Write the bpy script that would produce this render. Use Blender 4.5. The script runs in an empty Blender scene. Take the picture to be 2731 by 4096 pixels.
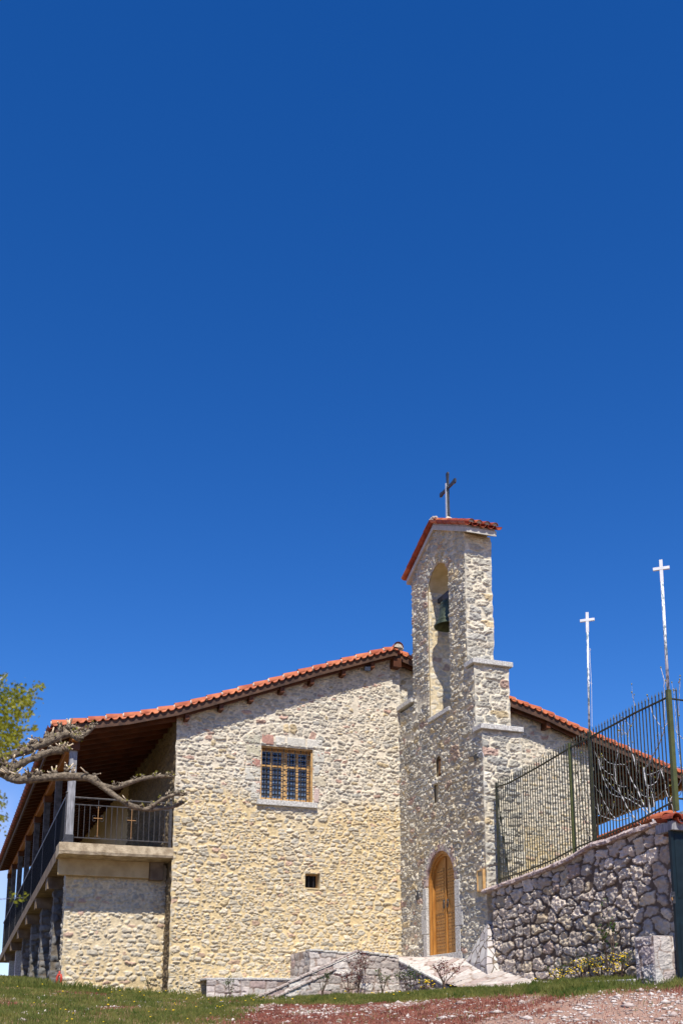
import bpy, math, random
import numpy as np
from mathutils import Vector, Matrix
random.seed(7); rng = np.random.default_rng(7)
S = bpy.context.scene
COL = S.collection

# ------------------------------------------------------------------ camera, light, exposure
F, PX, PY = 4300.0, 1365.0, 3139.0          # focal length and principal point in photo pixels
PITCH, YAW = math.radians(12.30), math.radians(20.07)
cd = bpy.data.cameras.new('camera'); cam = bpy.data.objects.new('camera', cd); COL.objects.link(cam)
cd.sensor_width = 36; cd.lens = 36 * F / 4096; cd.shift_x = 0; cd.shift_y = (PY - 2048) / 4096
cd.clip_start = 0.1; cd.clip_end = 3000
cam.rotation_euler = (math.pi / 2 + PITCH, 0, -YAW)
cd.dof.use_dof = True; cd.dof.focus_distance = 24; cd.dof.aperture_fstop = 3.2
S.camera = cam
EL, AZ = math.radians(57.3), math.radians(17.0)
sd = bpy.data.lights.new('sun', 'SUN'); sun = bpy.data.objects.new('sun', sd); COL.objects.link(sun)
sd.energy = 5.0; sd.angle = math.radians(0.53); sd.color = (1.0, 0.94, 0.83)
sun.location = (-5, -20, 40)
sun.rotation_euler = Vector((math.sin(AZ) * math.cos(EL), math.cos(AZ) * math.cos(EL), -math.sin(EL))).to_track_quat('-Z', 'Y').to_euler()
W = bpy.data.worlds.new('World'); S.world = W; W.use_nodes = True
nt = W.node_tree; nt.nodes.clear()
sky = nt.nodes.new('ShaderNodeTexSky'); sky.sky_type = 'NISHITA'; sky.sun_disc = False
sky.sun_elevation = EL; sky.sun_rotation = math.pi + AZ; sky.altitude = 1200
sky.air_density = 1.0; sky.dust_density = 0.0; sky.ozone_density = 5.0
hs = nt.nodes.new('ShaderNodeHueSaturation'); hs.inputs['Saturation'].default_value = 1.30; hs.inputs['Hue'].default_value = 0.5125
hs.inputs['Value'].default_value = 1.09
nt.links.new(sky.outputs[0], hs.inputs['Color'])
# low clouds on the left, near the horizon
tc = nt.nodes.new('ShaderNodeTexCoord')
nz = nt.nodes.new('ShaderNodeTexNoise'); nz.inputs['Scale'].default_value = 9.0; nz.inputs['Detail'].default_value = 6; nz.inputs['Roughness'].default_value = 0.55
nt.links.new(tc.outputs['Generated'], nz.inputs['Vector'])
sep = nt.nodes.new('ShaderNodeSeparateXYZ'); nt.links.new(tc.outputs['Generated'], sep.inputs[0])
def wm(op, a, b=None, c=None, clamp=False):
    n = nt.nodes.new('ShaderNodeMath'); n.operation = op; n.use_clamp = clamp
    for k, v in enumerate((a, b, c)):
        if v is None: continue
        if isinstance(v, (int, float)): n.inputs[k].default_value = v
        else: nt.links.new(v, n.inputs[k])
    return n.outputs[0]
lowz = wm('MULTIPLY', wm('SUBTRACT', 0.27, sep.outputs['Z']), 7.0, clamp=True)       # 1 at the horizon, 0 higher up
left = wm('MULTIPLY', wm('SUBTRACT', 0.085, sep.outputs['X']), 14.0, clamp=True)
msk = wm('MULTIPLY', lowz, left)
cl = wm('MULTIPLY', wm('SUBTRACT', wm('ADD', nz.outputs['Fac'], wm('MULTIPLY', msk, 0.5)), 0.48), 3.0, clamp=True)
cl = wm('MULTIPLY', wm('MULTIPLY', cl, msk), 0.9)
mx = nt.nodes.new('ShaderNodeMix'); mx.data_type = 'RGBA'
nt.links.new(cl, mx.inputs[0]); nt.links.new(hs.outputs[0], mx.inputs[6]); mx.inputs[7].default_value = (4.6, 5.0, 7.2, 1)
bg = nt.nodes.new('ShaderNodeBackground'); bg.inputs['Strength'].default_value = 0.112
out = nt.nodes.new('ShaderNodeOutputWorld')
nt.links.new(mx.outputs[2], bg.inputs['Color']); nt.links.new(bg.outputs[0], out.inputs[0])
S.render.engine = 'CYCLES'
S.view_settings.view_transform = 'Standard'; S.view_settings.look = 'None'
S.view_settings.exposure = 0.38; S.view_settings.gamma = 1; S.view_settings.use_curve_mapping = False
S.render.resolution_x = 682; S.render.resolution_y = 1024

# ------------------------------------------------------------------ photo pixel -> point on a plane of the place
_cp, _sp, _cy, _sy = math.cos(PITCH), math.sin(PITCH), math.cos(YAW), math.sin(YAW)
FWD = np.array([_sy * _cp, _cy * _cp, _sp]); RGT = np.array([_cy, -_sy, 0.0]); DWN = np.cross(FWD, RGT)
def at(x, y, ax, val):
    r = FWD + RGT * (x - PX) / F + DWN * (y - PY) / F
    return r * (val / r[ax])
def atd(x, y, d):
    r = FWD + RGT * (x - PX) / F + DWN * (y - PY) / F
    return r / np.linalg.norm(r) * d

# ------------------------------------------------------------------ numpy noise
def H(i, j, s=0):
    i = np.asarray(i).astype(np.int64); j = np.asarray(j).astype(np.int64)
    n = (i * 374761393 + j * 668265263 + int(s) * 1442695041) & 0xFFFFFFFF
    n = ((n ^ (n >> 13)) * 1274126177) & 0xFFFFFFFF
    n = ((n ^ (n >> 15)) * 2246822519) & 0xFFFFFFFF
    return ((n ^ (n >> 16)) & 0xFFFFFF) / float(0xFFFFFF)
def vn(x, y, s=0):
    xi = np.floor(x); yi = np.floor(y); fx = x - xi; fy = y - yi
    fx = fx * fx * (3 - 2 * fx); fy = fy * fy * (3 - 2 * fy)
    a = H(xi, yi, s); b = H(xi + 1, yi, s); c = H(xi, yi + 1, s); d = H(xi + 1, yi + 1, s)
    return (a * (1 - fx) + b * fx) * (1 - fy) + (c * (1 - fx) + d * fx) * fy
def fbm(x, y, s=0, o=4):
    t = 0; a = .5; n = 0
    for k in range(o):
        t = t + a * vn(x * 2 ** k, y * 2 ** k, s + k); n += a; a *= .55
    return t / n
def sst(a, b, x):
    t = np.clip((x - a) / (b - a), 0, 1); return t * t * (3 - 2 * t)

# ------------------------------------------------------------------ materials
def new_mat(name, rough=0.8, metal=0.0, spec=0.3):
    m = bpy.data.materials.new(name); m.use_nodes = True
    b = m.node_tree.nodes['Principled BSDF']
    b.inputs['Roughness'].default_value = rough; b.inputs['Metallic'].default_value = metal
    b.inputs['Specular IOR Level'].default_value = spec
    return m, m.node_tree, b
def mat(name, c1, c2=None, scale=8, rough=0.8, metal=0.0, bump=0.0, bscale=40, spec=0.3, stretch=(1, 1, 1), lo=.35, hi=.65, attr=False, detail=5):
    m, t, b = new_mat(name, rough, metal, spec)
    c2 = c2 or c1
    tc = t.nodes.new('ShaderNodeTexCoord'); mp = t.nodes.new('ShaderNodeMapping'); mp.inputs['Scale'].default_value = stretch
    t.links.new(tc.outputs['Object'], mp.inputs['Vector'])
    n = t.nodes.new('ShaderNodeTexNoise'); n.inputs['Scale'].default_value = scale; n.inputs['Detail'].default_value = detail
    t.links.new(mp.outputs[0], n.inputs['Vector'])
    r = t.nodes.new('ShaderNodeValToRGB'); r.color_ramp.elements[0].position = lo; r.color_ramp.elements[1].position = hi
    r.color_ramp.elements[0].color = (*c1, 1); r.color_ramp.elements[1].color = (*c2, 1)
    t.links.new(n.outputs['Fac'], r.inputs[0])
    src = r.outputs[0]
    if attr:
        a = t.nodes.new('ShaderNodeVertexColor'); a.layer_name = 'Col'
        x = t.nodes.new('ShaderNodeMix'); x.data_type = 'RGBA'; x.blend_type = 'MULTIPLY'; x.inputs[0].default_value = 1
        t.links.new(a.outputs[0], x.inputs[6]); t.links.new(src, x.inputs[7]); src = x.outputs[2]
    t.links.new(src, b.inputs['Base Color'])
    if bump:
        bn = t.nodes.new('ShaderNodeTexNoise'); bn.inputs['Scale'].default_value = bscale; bn.inputs['Detail'].default_value = 6; bn.inputs['Roughness'].default_value = .65
        t.links.new(mp.outputs[0], bn.inputs['Vector'])
        bp = t.nodes.new('ShaderNodeBump'); bp.inputs['Strength'].default_value = 1; bp.inputs['Distance'].default_value = bump
        t.links.new(bn.outputs['Fac'], bp.inputs['Height']); t.links.new(bp.outputs[0], b.inputs['Normal'])
    return m
M = {}
M['rubble'] = mat('rubble_stone', (.80, .80, .81), (1.12, 1.11, 1.09), 14, .92, bump=.012, bscale=26, attr=True, spec=.15)
M['dressed'] = mat('dressed_stone', (.36, .345, .32), (.66, .64, .60), 26, .9, bump=.010, bscale=55, spec=.15)
M['surround'] = mat('window_surround_stone', (.80, .80, .80), (1.1, 1.1, 1.08), 30, .9, bump=.006, bscale=60, attr=True, spec=.15)
M['plaster'] = mat('plaster', (.46, .36, .20), (.56, .46, .29), 5, .9, bump=.008, bscale=12)
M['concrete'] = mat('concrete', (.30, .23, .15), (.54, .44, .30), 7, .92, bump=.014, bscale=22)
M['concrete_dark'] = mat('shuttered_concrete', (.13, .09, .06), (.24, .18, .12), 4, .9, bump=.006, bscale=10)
M['whitecem'] = mat('white_cement', (.42, .40, .35), (.54, .51, .46), 9, .85, bump=.004, bscale=30)
M['tile'] = mat('clay_tile', (.30, .060, .022), (.54, .165, .065), 3.2, .65, bump=.005, bscale=30, spec=.35, lo=.32, hi=.68, detail=8)
M['tile_dark'] = mat('old_clay_tile', (.20, .035, .018), (.36, .075, .035), 8, .7, bump=.004, bscale=30)
M['tile_mortar'] = mat('tile_mortar', (.42, .36, .30), (.62, .56, .48), 25, .95, bump=.01, bscale=40)
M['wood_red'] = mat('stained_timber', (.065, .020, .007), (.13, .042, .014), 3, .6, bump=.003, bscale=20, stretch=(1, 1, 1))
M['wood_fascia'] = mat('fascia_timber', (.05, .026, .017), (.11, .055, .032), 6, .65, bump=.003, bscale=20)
M['wood_lit'] = mat('sunlit_timber', (.30, .115, .028), (.42, .175, .048), 5, .5, bump=.002, bscale=25)  # brighter timber copy, sunlit look put into the colour
M['wood_grey'] = mat('weathered_timber', (.17, .17, .18), (.34, .34, .36), 8, .8, bump=.004, bscale=30, stretch=(4, 4, .6))
M['wood_grey_shaded'] = mat('shaded_weathered_timber', (.06, .055, .055), (.13, .12, .12), 8, .8)  # weathered timber with the porch's shade put into its colour
M['door'] = mat('varnished_door_timber', (.33, .135, .026), (.46, .215, .050), 6, .42, bump=.0015, bscale=30, stretch=(5, 5, .5), spec=.5)
M['winframe'] = mat('window_timber', (.44, .25, .09), (.62, .40, .18), 8, .5, bump=.001)
M['glass'] = mat('window_glass', (.10, .14, .21), (.15, .21, .32), 3, .12, spec=.8)
M['iron'] = mat('dark_iron', (.035, .036, .042), (.06, .06, .066), 20, .5, .3, spec=.5)
M['iron_rail'] = mat('balcony_iron', (.035, .032, .033), (.08, .07, .065), 20, .5, .3, spec=.5)
M['gold'] = mat('rubbed_gold_iron', (.28, .14, .06), (.42, .24, .10), 30, .5, .4)
M['panel'] = mat('dark_panel', (.007, .008, .010), (.012, .013, .016), 6, .85, 0, spec=.1)
M['black'] = mat('black_void', (.010, .010, .012), None, 5, .9)
M['fence'] = mat('fence_green_paint', (.016, .017, .009), (.042, .042, .016), 12, .5, .1, spec=.5)
M['post_green'] = mat('post_green_paint', (.060, .070, .016), (.09, .10, .026), 9, .5, .1, spec=.5)
M['white_paint'] = mat('flaking_white_paint', (.20, .25, .26), (.82, .83, .84), 34, .5, stretch=(1, 1, .35), lo=.44, hi=.52, spec=.5)
M['white_clean'] = mat('white_paint', (.60, .60, .61), (.72, .72, .73), 8, .5, spec=.5)
M['bronze'] = mat('bell_bronze', (.055, .07, .045), (.11, .13, .085), 9, .5, .55, bump=.002, bscale=30)
M['steel'] = mat('steel_cross_back', (.75, .76, .78), (.85, .86, .88), 9, .35, .6)
M['teal'] = mat('gate_paint', (.004, .011, .016), (.007, .018, .025), 6, .5, .1, spec=.3)
M['bark'] = mat('pollard_bark', (.06, .045, .03), (.30, .24, .17), 28, .9, bump=.02, bscale=60, lo=.3, hi=.7)
M['cut'] = mat('cut_wood', (.50, .38, .24), (.66, .55, .40), 40, .8)
M['fig'] = mat('fig_bark', (.30, .29, .29), (.54, .53, .54), 30, .8, bump=.004, bscale=80)
M['twig'] = mat('shrub_stem', (.06, .04, .03), (.12, .08, .06), 30, .8)
def leafmat(name, c1, c2, trans=.35):
    m = mat(name, c1, c2, 2.5, .55, spec=.3, lo=.3, hi=.7)
    b = m.node_tree.nodes['Principled BSDF']; t = m.node_tree
    o = t.nodes['Material Output']; tr = t.nodes.new('ShaderNodeBsdfTranslucent'); mi = t.nodes.new('ShaderNodeMixShader')
    mi.inputs[0].default_value = trans
    src = b.inputs['Base Color'].links[0].from_socket
    t.links.new(src, tr.inputs[0]); t.links.new(b.outputs[0], mi.inputs[1]); t.links.new(tr.outputs[0], mi.inputs[2]); t.links.new(mi.outputs[0], o.inputs[0])
    return m
M['leaf'] = leafmat('young_plane_leaf', (.12, .15, .010), (.40, .38, .03), .5)
M['bud'] = leafmat('bud_green', (.24, .24, .03), (.38, .34, .06))
M['budbrown'] = mat('bud_brown', (.16, .10, .05), (.30, .20, .10), 30, .8)
M['grass'] = leafmat('grass_blade', (.055, .105, .014), (.27, .25, .070), .35)
M['weed'] = leafmat('weed_green', (.03, .07, .012), (.08, .13, .02), .3)
M['redleaf'] = leafmat('red_shrub_leaf', (.10, .014, .016), (.20, .035, .030), .3)
M['sedum'] = mat('red_sedum', (.13, .040, .028), (.30, .10, .07), 3, .8)
M['yellow'] = mat('yellow_petal', (.75, .48, .01), (.85, .62, .03), 30, .6)
M['pebble'] = mat('pale_pebble', (.32, .23, .195), (.64, .58, .53), 1.7, .9, bump=.004, bscale=60)
M['red'] = mat('red_enamel', (.42, .045, .025), (.55, .08, .05), 20, .5)

# ------------------------------------------------------------------ object helpers
def tag(o, label=None, cat=None, group=None, kind=None):
    if label: o['label'] = label
    if cat: o['category'] = cat
    if group: o['group'] = group
    if kind: o['kind'] = kind
    return o
def empty(name, loc, label=None, cat=None, group=None, kind=None):
    o = bpy.data.objects.new(name, None); COL.objects.link(o); o.location = [float(c) for c in loc]
    o.empty_display_size = .2
    return tag(o, label, cat, group, kind)
def wloc(o):
    p = Vector((0, 0, 0))
    while o is not None: p = p + o.location; o = o.parent
    return p
def link_mesh(name, me, parent=None, loc=None):
    o = bpy.data.objects.new(name, me); COL.objects.link(o)
    if parent is not None: o.parent = parent
    if loc is not None: o.location = loc
    return o
class MB:
    def __init__(s): s.v = []; s.f = []; s.m = []; s.mats = []; s.cur = 0; s.smooth = []; s.sm = False
    def mat(s, m):
        if m not in s.mats: s.mats.append(m)
        s.cur = s.mats.index(m); return s
    def add(s, vs, fs):
        b = len(s.v); s.v += [tuple(float(c) for c in v) for v in vs]
        for f in fs: s.f.append([b + i for i in f]); s.m.append(s.cur); s.smooth.append(s.sm)
        return s
    def box(s, lo, hi):
        x0, y0, z0 = lo; x1, y1, z1 = hi
        return s.add([(x0, y0, z0), (x1, y0, z0), (x1, y1, z0), (x0, y1, z0), (x0, y0, z1), (x1, y0, z1), (x1, y1, z1), (x0, y1, z1)],
                     [(0, 3, 2, 1), (4, 5, 6, 7), (0, 1, 5, 4), (1, 2, 6, 5), (2, 3, 7, 6), (3, 0, 4, 7)])
    def prism(s, poly, d):          # poly: ring of 3d points, d: extrusion vector
        n = len(poly); d = np.array(d, float); a = [np.array(p, float) for p in poly]
        return s.add(a + [p + d for p in a], [tuple(range(n))[::-1], tuple(range(n, 2 * n))] + [(i, (i + 1) % n, n + (i + 1) % n, n + i) for i in range(n)])
    def beam(s, a, b, w, h, up=(0, 0, 1)):
        a = Vector(a); b = Vector(b); d = (b - a).normalized(); u = Vector(up)
        x = d.cross(u).normalized() * (w / 2); y = x.cross(d).normalized() * (h / 2)
        vs = []
        for p in (a, b): vs += [p - x - y, p + x - y, p + x + y, p - x + y]
        return s.add(vs, [(0, 3, 2, 1), (4, 5, 6, 7), (0, 1, 5, 4), (1, 2, 6, 5), (2, 3, 7, 6), (3, 0, 4, 7)])
    def tube(s, pts, rad, n=8, cap=True):
        pts = [Vector([float(c) for c in p]) for p in pts]
        if isinstance(rad, (int, float)): rad = [rad] * len(pts)
        rings = []; ref = Vector((.3, .2, 1)).normalized()
        for i, p in enumerate(pts):
            d = (pts[min(i + 1, len(pts) - 1)] - pts[max(i - 1, 0)])
            d = d.normalized() if d.length > 1e-9 else Vector((0, 0, 1))
            if abs(d.dot(ref)) > .95: ref = Vector((1, .1, 0)).normalized()
            x = (ref - d * ref.dot(d)).normalized(); y = d.cross(x); ref = x
            rings.append([p + (x * math.cos(2 * math.pi * k / n) + y * math.sin(2 * math.pi * k / n)) * rad[i] for k in range(n)])
        vs = [v for r in rings for v in r]; fs = []
        for i in range(len(pts) - 1):
            for k in range(n):
                fs.append((i * n + k, i * n + (k + 1) % n, (i + 1) * n + (k + 1) % n, (i + 1) * n + k))
        if cap: fs.append(tuple(range(n))[::-1]); fs.append(tuple((len(pts) - 1) * n + k for k in range(n)))
        return s.add(vs, fs)
    def lathe(s, c, prof, n=28):
        vs = []; fs = []
        for r, z in prof:
            for k in range(n): a = 2 * math.pi * k / n; vs.append((c[0] + r * math.cos(a), c[1] + r * math.sin(a), c[2] + z))
        for i in range(len(prof) - 1):
            for k in range(n): fs.append((i * n + k, i * n + (k + 1) % n, (i + 1) * n + (k + 1) % n, (i + 1) * n + k))
        return s.add(vs, fs)
    def blob(s, c, r, sx=1, sy=1, sz=1, jit=.25):
        t = (1 + 5 ** .5) / 2
        vs = [(-1, t, 0), (1, t, 0), (-1, -t, 0), (1, -t, 0), (0, -1, t), (0, 1, t), (0, -1, -t), (0, 1, -t), (t, 0, -1), (t, 0, 1), (-t, 0, -1), (-t, 0, 1)]
        fs = [(0, 11, 5), (0, 5, 1), (0, 1, 7), (0, 7, 10), (0, 10, 11), (1, 5, 9), (5, 11, 4), (11, 10, 2), (10, 7, 6), (7, 1, 8), (3, 9, 4), (3, 4, 2), (3, 2, 6), (3, 6, 8), (3, 8, 9), (4, 9, 5), (2, 4, 11), (6, 2, 10), (8, 6, 7), (9, 8, 1)]
        o = []
        for v in vs:
            k = r / 1.902 * (1 + random.uniform(-jit, jit)); o.append((c[0] + v[0] * k * sx, c[1] + v[1] * k * sy, c[2] + v[2] * k * sz))
        return s.add(o, fs)
    def build(s, name, parent=None, bevel=0, label=None):
        off = wloc(parent) if parent is not None else Vector((0, 0, 0))
        me = bpy.data.meshes.new(name)
        me.from_pydata([(v[0] - off.x, v[1] - off.y, v[2] - off.z) for v in s.v], [], s.f)
        for m in s.mats: me.materials.append(m)
        me.polygons.foreach_set('material_index', s.m); me.polygons.foreach_set('use_smooth', s.smooth); me.update()
        o = link_mesh(name, me, parent)
        if bevel:
            bv = o.modifiers.new('bevel', 'BEVEL'); bv.width = bevel; bv.segments = 2; bv.limit_method = 'ANGLE'
        if label: o['label'] = label
        return o
def thing_mesh(o, label, cat, group=None):      # a thing that is one mesh: put its origin at its base
    me = o.data; n = len(me.vertices); co = np.empty(n * 3, 'f'); me.vertices.foreach_get('co', co); co = co.reshape(-1, 3)
    c = (co.min(0) + co.max(0)) / 2; c[2] = co[:, 2].min(); co -= c; me.vertices.foreach_set('co', co.ravel()); me.update()
    o.location = [float(k) for k in c]; return tag(o, label, cat, group)

def np_mesh(name, V, Q, mats, col=None, parent=None, smooth=True, mi=None):
    off = wloc(parent) if parent is not None else Vector((0, 0, 0))
    V = V - np.array(off)[None, :]
    me = bpy.data.meshes.new(name); k = Q.shape[1]
    me.vertices.add(len(V)); me.vertices.foreach_set('co', V.astype('f').ravel())
    me.loops.add(Q.size); me.loops.foreach_set('vertex_index', Q.astype('i').ravel())
    me.polygons.add(len(Q)); me.polygons.foreach_set('loop_start', np.arange(0, Q.size, k, dtype='i'))
    me.polygons.foreach_set('use_smooth', np.full(len(Q), smooth))
    if mi is not None: me.polygons.foreach_set('material_index', mi.astype('i'))
    me.update(calc_edges=True); me.validate()
    for m in mats: me.materials.append(m)
    if col is not None:
        a = me.color_attributes.new('Col', 'FLOAT_COLOR', 'POINT')
        c4 = np.ones((len(V), 4), 'f'); c4[:, :3] = col; a.data.foreach_set('color', c4.ravel())
    return link_mesh(name, me, parent)

# ------------------------------------------------------------------ rubble masonry as real relief
PAL = {
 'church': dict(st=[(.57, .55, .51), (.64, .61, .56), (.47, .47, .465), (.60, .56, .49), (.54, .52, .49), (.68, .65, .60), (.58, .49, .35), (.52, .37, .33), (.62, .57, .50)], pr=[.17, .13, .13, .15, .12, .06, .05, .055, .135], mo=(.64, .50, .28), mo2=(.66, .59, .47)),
 'pier': dict(st=[(.20, .20, .20), (.26, .25, .24), (.16, .165, .17)], pr=[.4, .3, .3], mo=(.16, .14, .11), mo2=(.18, .15, .12)),  # stone and mortar darkened to stand in for shade under the slab
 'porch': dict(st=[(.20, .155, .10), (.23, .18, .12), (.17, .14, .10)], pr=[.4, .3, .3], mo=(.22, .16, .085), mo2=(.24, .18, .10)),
 'tower': dict(st=[(.52, .51, .48), (.63, .61, .57), (.41, .415, .42), (.50, .47, .43), (.47, .465, .45), (.70, .68, .64), (.56, .47, .33), (.46, .34, .31), (.56, .53, .48)], pr=[.17, .13, .16, .13, .14, .07, .05, .04, .11], mo=(.66, .55, .36), mo2=(.66, .60, .47)),
 'retain': dict(st=[(.54, .485, .455), (.66, .605, .57), (.45, .42, .41), (.56, .50, .42), (.50, .455, .435), (.63, .585, .56), (.50, .43, .34), (.48, .40, .38), (.55, .51, .48)], pr=[.15, .15, .14, .11, .13, .12, .05, .05, .10], mo=(.11, .08, .06), mo2=(.19, .14, .10)),
 'ashlar': dict(st=[(.56, .50, .46), (.64, .59, .54), (.50, .44, .40), (.60, .55, .51), (.48, .41, .38), (.66, .62, .57), (.56, .48, .41), (.50, .39, .36), (.62, .57, .52)], pr=[.15, .15, .11, .13, .11, .12, .06, .06, .11], mo=(.24, .18, .15), mo2=(.32, .25, .21)),
}
WARM = {'church': (1.03, .985, .87), 'tower': (1.10, 1.05, .92), 'retain': (1.16, 1.08, .93)}
def rubble(u, v, seed, cw, ch, gap, p, miss, jit, cut, szv):
    uw = u + .06 * (vn(u * 2.6, v * 2.6, seed + 11) - .5) * jit + .05 * (vn(u * 8, v * 8, seed + 12) - .5) + .02 * (vn(u * 23, v * 23, seed + 17) - .5)
    vw = v + .07 * (vn(u * 1.7, v * 2.2, seed + 13) - .5) * jit + .045 * (vn(u * 7, v * 9, seed + 14) - .5) + .018 * (vn(u * 23, v * 23, seed + 18) - .5)
    ri = np.floor(vw / ch)
    F1 = np.full(u.shape, 9.); F2 = np.full(u.shape, 9.); I = np.zeros(u.shape); J = np.zeros(u.shape); DX = np.zeros(u.shape); DY = np.zeros(u.shape)
    for dj in (-1, 0, 1):
        j = ri + dj; off = H(j, j * 0, seed + 1) * 3; ci = np.floor(uw / cw - off)
        for di in (-2, -1, 0, 1, 2):
            i = ci + di
            sx = (i + off + .5 + (H(i, j, seed + 2) - .5) * .7 * jit) * cw; sy = (j + .5 + (H(i, j, seed + 3) - .5) * .55 * jit) * ch
            ax = 1 + (H(i, j, seed + 4) - .45) * szv; ay = 1 + (H(i, j, seed + 5) - .45) * szv * .8
            dx = (uw - sx) / (cw * ax); dy = (vw - sy) / (ch * ay)
            d = (np.abs(dx) ** p + np.abs(dy) ** p) ** (1 / p)
            n1 = d < F1
            F2 = np.where(n1, F1, np.minimum(F2, d)); I = np.where(n1, i, I); J = np.where(n1, j, J); DX = np.where(n1, dx, DX); DY = np.where(n1, dy, DY); F1 = np.where(n1, d, F1)
    e = np.minimum(F2 - F1, (cut - F1) * 1.3)
    g = gap * (.6 + .8 * vn(u * 1.3, v * 1.3, seed + 20))
    e = e + (fbm(u * 11, v * 15, seed + 22, 4) - .5) * .30
    st = sst(g, g + .10, e) * (H(I, J, seed + 6) > miss)
    return st, I, J, DX, DY
def panel(name, o, uu, nn, u0, u1, v0, v1, sdf, style, seed=1, res=.02, cw=.27, ch=.135, gap=.13, p=2.6, miss=.05, jit=1., cut=.60, szv=.75,
          relief=.045, corners=(), polar=None, parent=None, rough=.35, flat=None, holes_taper=True, shade=None, matn='rubble', mix=.42):
    """o + u*uu + (0,0,v); nn = outward normal; sdf(u,v) > 0 inside the masonry."""
    o = np.array(o, float); uu = np.array(uu, float); nn = np.array(nn, float)
    U = np.arange(math.floor(u0 / res), math.ceil(u1 / res) + 1) * res; V_ = np.arange(math.floor(v0 / res), math.ceil(v1 / res) + 1) * res
    u, v = np.meshgrid(U, V_); sd_ = sdf(u, v); e = 1e-4
    gx = (sdf(u + e, v) - sdf(u - e, v)) / (2 * e); gy = (sdf(u, v + e) - sdf(u, v - e)) / (2 * e)
    ins = sd_ > 0
    keep = ins[:-1, :-1] | ins[1:, :-1] | ins[:-1, 1:] | ins[1:, 1:]
    nd = (~ins)
    gl = np.maximum(gx * gx + gy * gy, 1e-6)
    us = np.where(nd, u - sd_ * gx / gl, u); vs = np.where(nd, v - sd_ * gy / gl, v)
    pu, pv, sx = us, vs, np.zeros(us.shape)
    st, I, J, DX, DY = rubble(us, vs, seed, cw, ch, gap, p, miss, jit, cut, szv)
    if mix:
        stb, Ib, Jb, DXb, DYb = rubble(us, vs, seed + 500, cw * .58, ch * .62, gap * 1.05, p, miss + .03, jit, cut, szv)
        mk_ = vn(us * 1.9, vs * 2.6, seed + 501); sel = mk_ > 1 - mix; bd_ = sst(.0, .035, np.abs(mk_ - (1 - mix)))
        st = np.where(sel, stb * .85, st) * bd_; I = np.where(sel, Ib + 900, I); J = np.where(sel, Jb, J); DX = np.where(sel, DXb, DX); DY = np.where(sel, DYb, DY)
    if polar is not None:
        for (cu, cvv, r0, r1, cnt, vmin) in polar:
            ang = np.arctan2(vs - cvv, us - cu); rr = np.hypot(us - cu, vs - cvv)
            inr = (rr > r0 - .01) & (rr < r1) & (vs > vmin)
            w = math.pi / cnt
            st2, I2, J2, DX2, DY2 = rubble(ang / w * .12, (rr - r0), seed + 77, .12, (r1 - r0) * 1.0, gap * 1.1, 3.2, 0, .35, .62, .3)
            ed = sst(0, .05, np.minimum(r1 - rr, vs - vmin + .03))
            st = np.where(inr, st2 * ed, st * np.where(vs > vmin, sst(r1, r1 + .02, rr), 1)); I = np.where(inr, I2, I); J = np.where(inr, J2 + 400, J); DX = np.where(inr, DX2, DX); DY = np.where(inr, DY2, DY)
    hr = H(I, J, seed + 7); tx = (H(I, J, seed + 8) - .5); ty = (H(I, J, seed + 9) - .5)
    det = fbm(us * 16, vs * 22, seed + 31, 4) - .5; det2 = fbm(us * 45, vs * 60, seed + 35, 2) - .5
    h = st * relief * (.35 + .50 * hr + .9 * tx * DX + .9 * ty * DY) + st * relief * rough * (det * 3.0 + det2 * 1.6) + (1 - st) * .012 * (fbm(us * 9, vs * 9, seed + 40, 3) - .5)
    mort = st < .5
    # colours: each stone its own, broad mortar changes
    P = PAL[style]; cs = np.array(P['st']); cum = np.cumsum(P['pr']) / np.sum(P['pr'])
    idx = np.searchsorted(cum, H(I, J, seed + 15)).clip(0, len(cs) - 1); sc = cs[idx]
    sc = sc * (.70 + .30 * H(I, J, seed + 16))[..., None] * np.array(WARM.get(style, (1, 1, 1)))
    blot = fbm(us * 7, vs * 7, seed + 50, 3)
    sc = sc * (.86 + .28 * blot)[..., None]
    ml = sst(.35, .65, vn(us * .5, vs * .5, seed + 60) * .5 + .5 * (shade(us, vs) if shade else .5))[..., None]
    mo = np.array(P['mo']) * (1 - ml) + np.array(P['mo2']) * ml; mo = mo * (.9 + .2 * fbm(us * 5, vs * 5, seed + 51, 3))[..., None]
    if style in ('church', 'tower'): sc = sc * (.80 + .20 * ml) + mo * .20 * (1 - ml)
    k = sst(.15, .5, st)[..., None]; C = sc * k + mo * (1 - k)
    if flat is not None:
        fl = flat(us, vs); h = h * (1 - fl) + .0 * fl; C = C * (1 - fl[..., None]) + mo * fl[..., None]
    if holes_taper:
        h = h * sst(-.005, .035, sd_)
    shift = np.zeros(us.shape + (3,))
    for (uc, cseed, n2) in corners:
        w = 1 - sst(0.0, .07, np.abs(us - uc))
        blk = vn(vs * 0 + .5, vs / .16 + cseed * 9.1, cseed)
        c = .048 * blk + .010 * (fbm(vs * 14, vs * 0 + cseed, cseed, 2) - .5)
        h = h * (1 - w) + c * w; shift = shift + np.array(n2, float)[None, None, :] * (c * w)[..., None]
    Pn = o[None, None, :] + us[..., None] * uu + vs[..., None] * np.array([0, 0, 1.]) + h[..., None] * nn + shift
    n = len(U); m = len(V_)
    idg = np.arange(n * m).reshape(m, n)
    q = np.stack([idg[:-1, :-1], idg[:-1, 1:], idg[1:, 1:], idg[1:, :-1]], -1)[keep]
    # orientation: u x z should equal n
    if np.dot(np.cross(uu, [0, 0, 1]), nn) < 0: q = q[:, ::-1]
    used = np.zeros(n * m, bool); used[q.ravel()] = True; mp = np.cumsum(used) - 1
    return np_mesh(name, Pn.reshape(-1, 3)[used], mp[q], [M[matn]], C.reshape(-1, 3)[used], parent)
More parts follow.
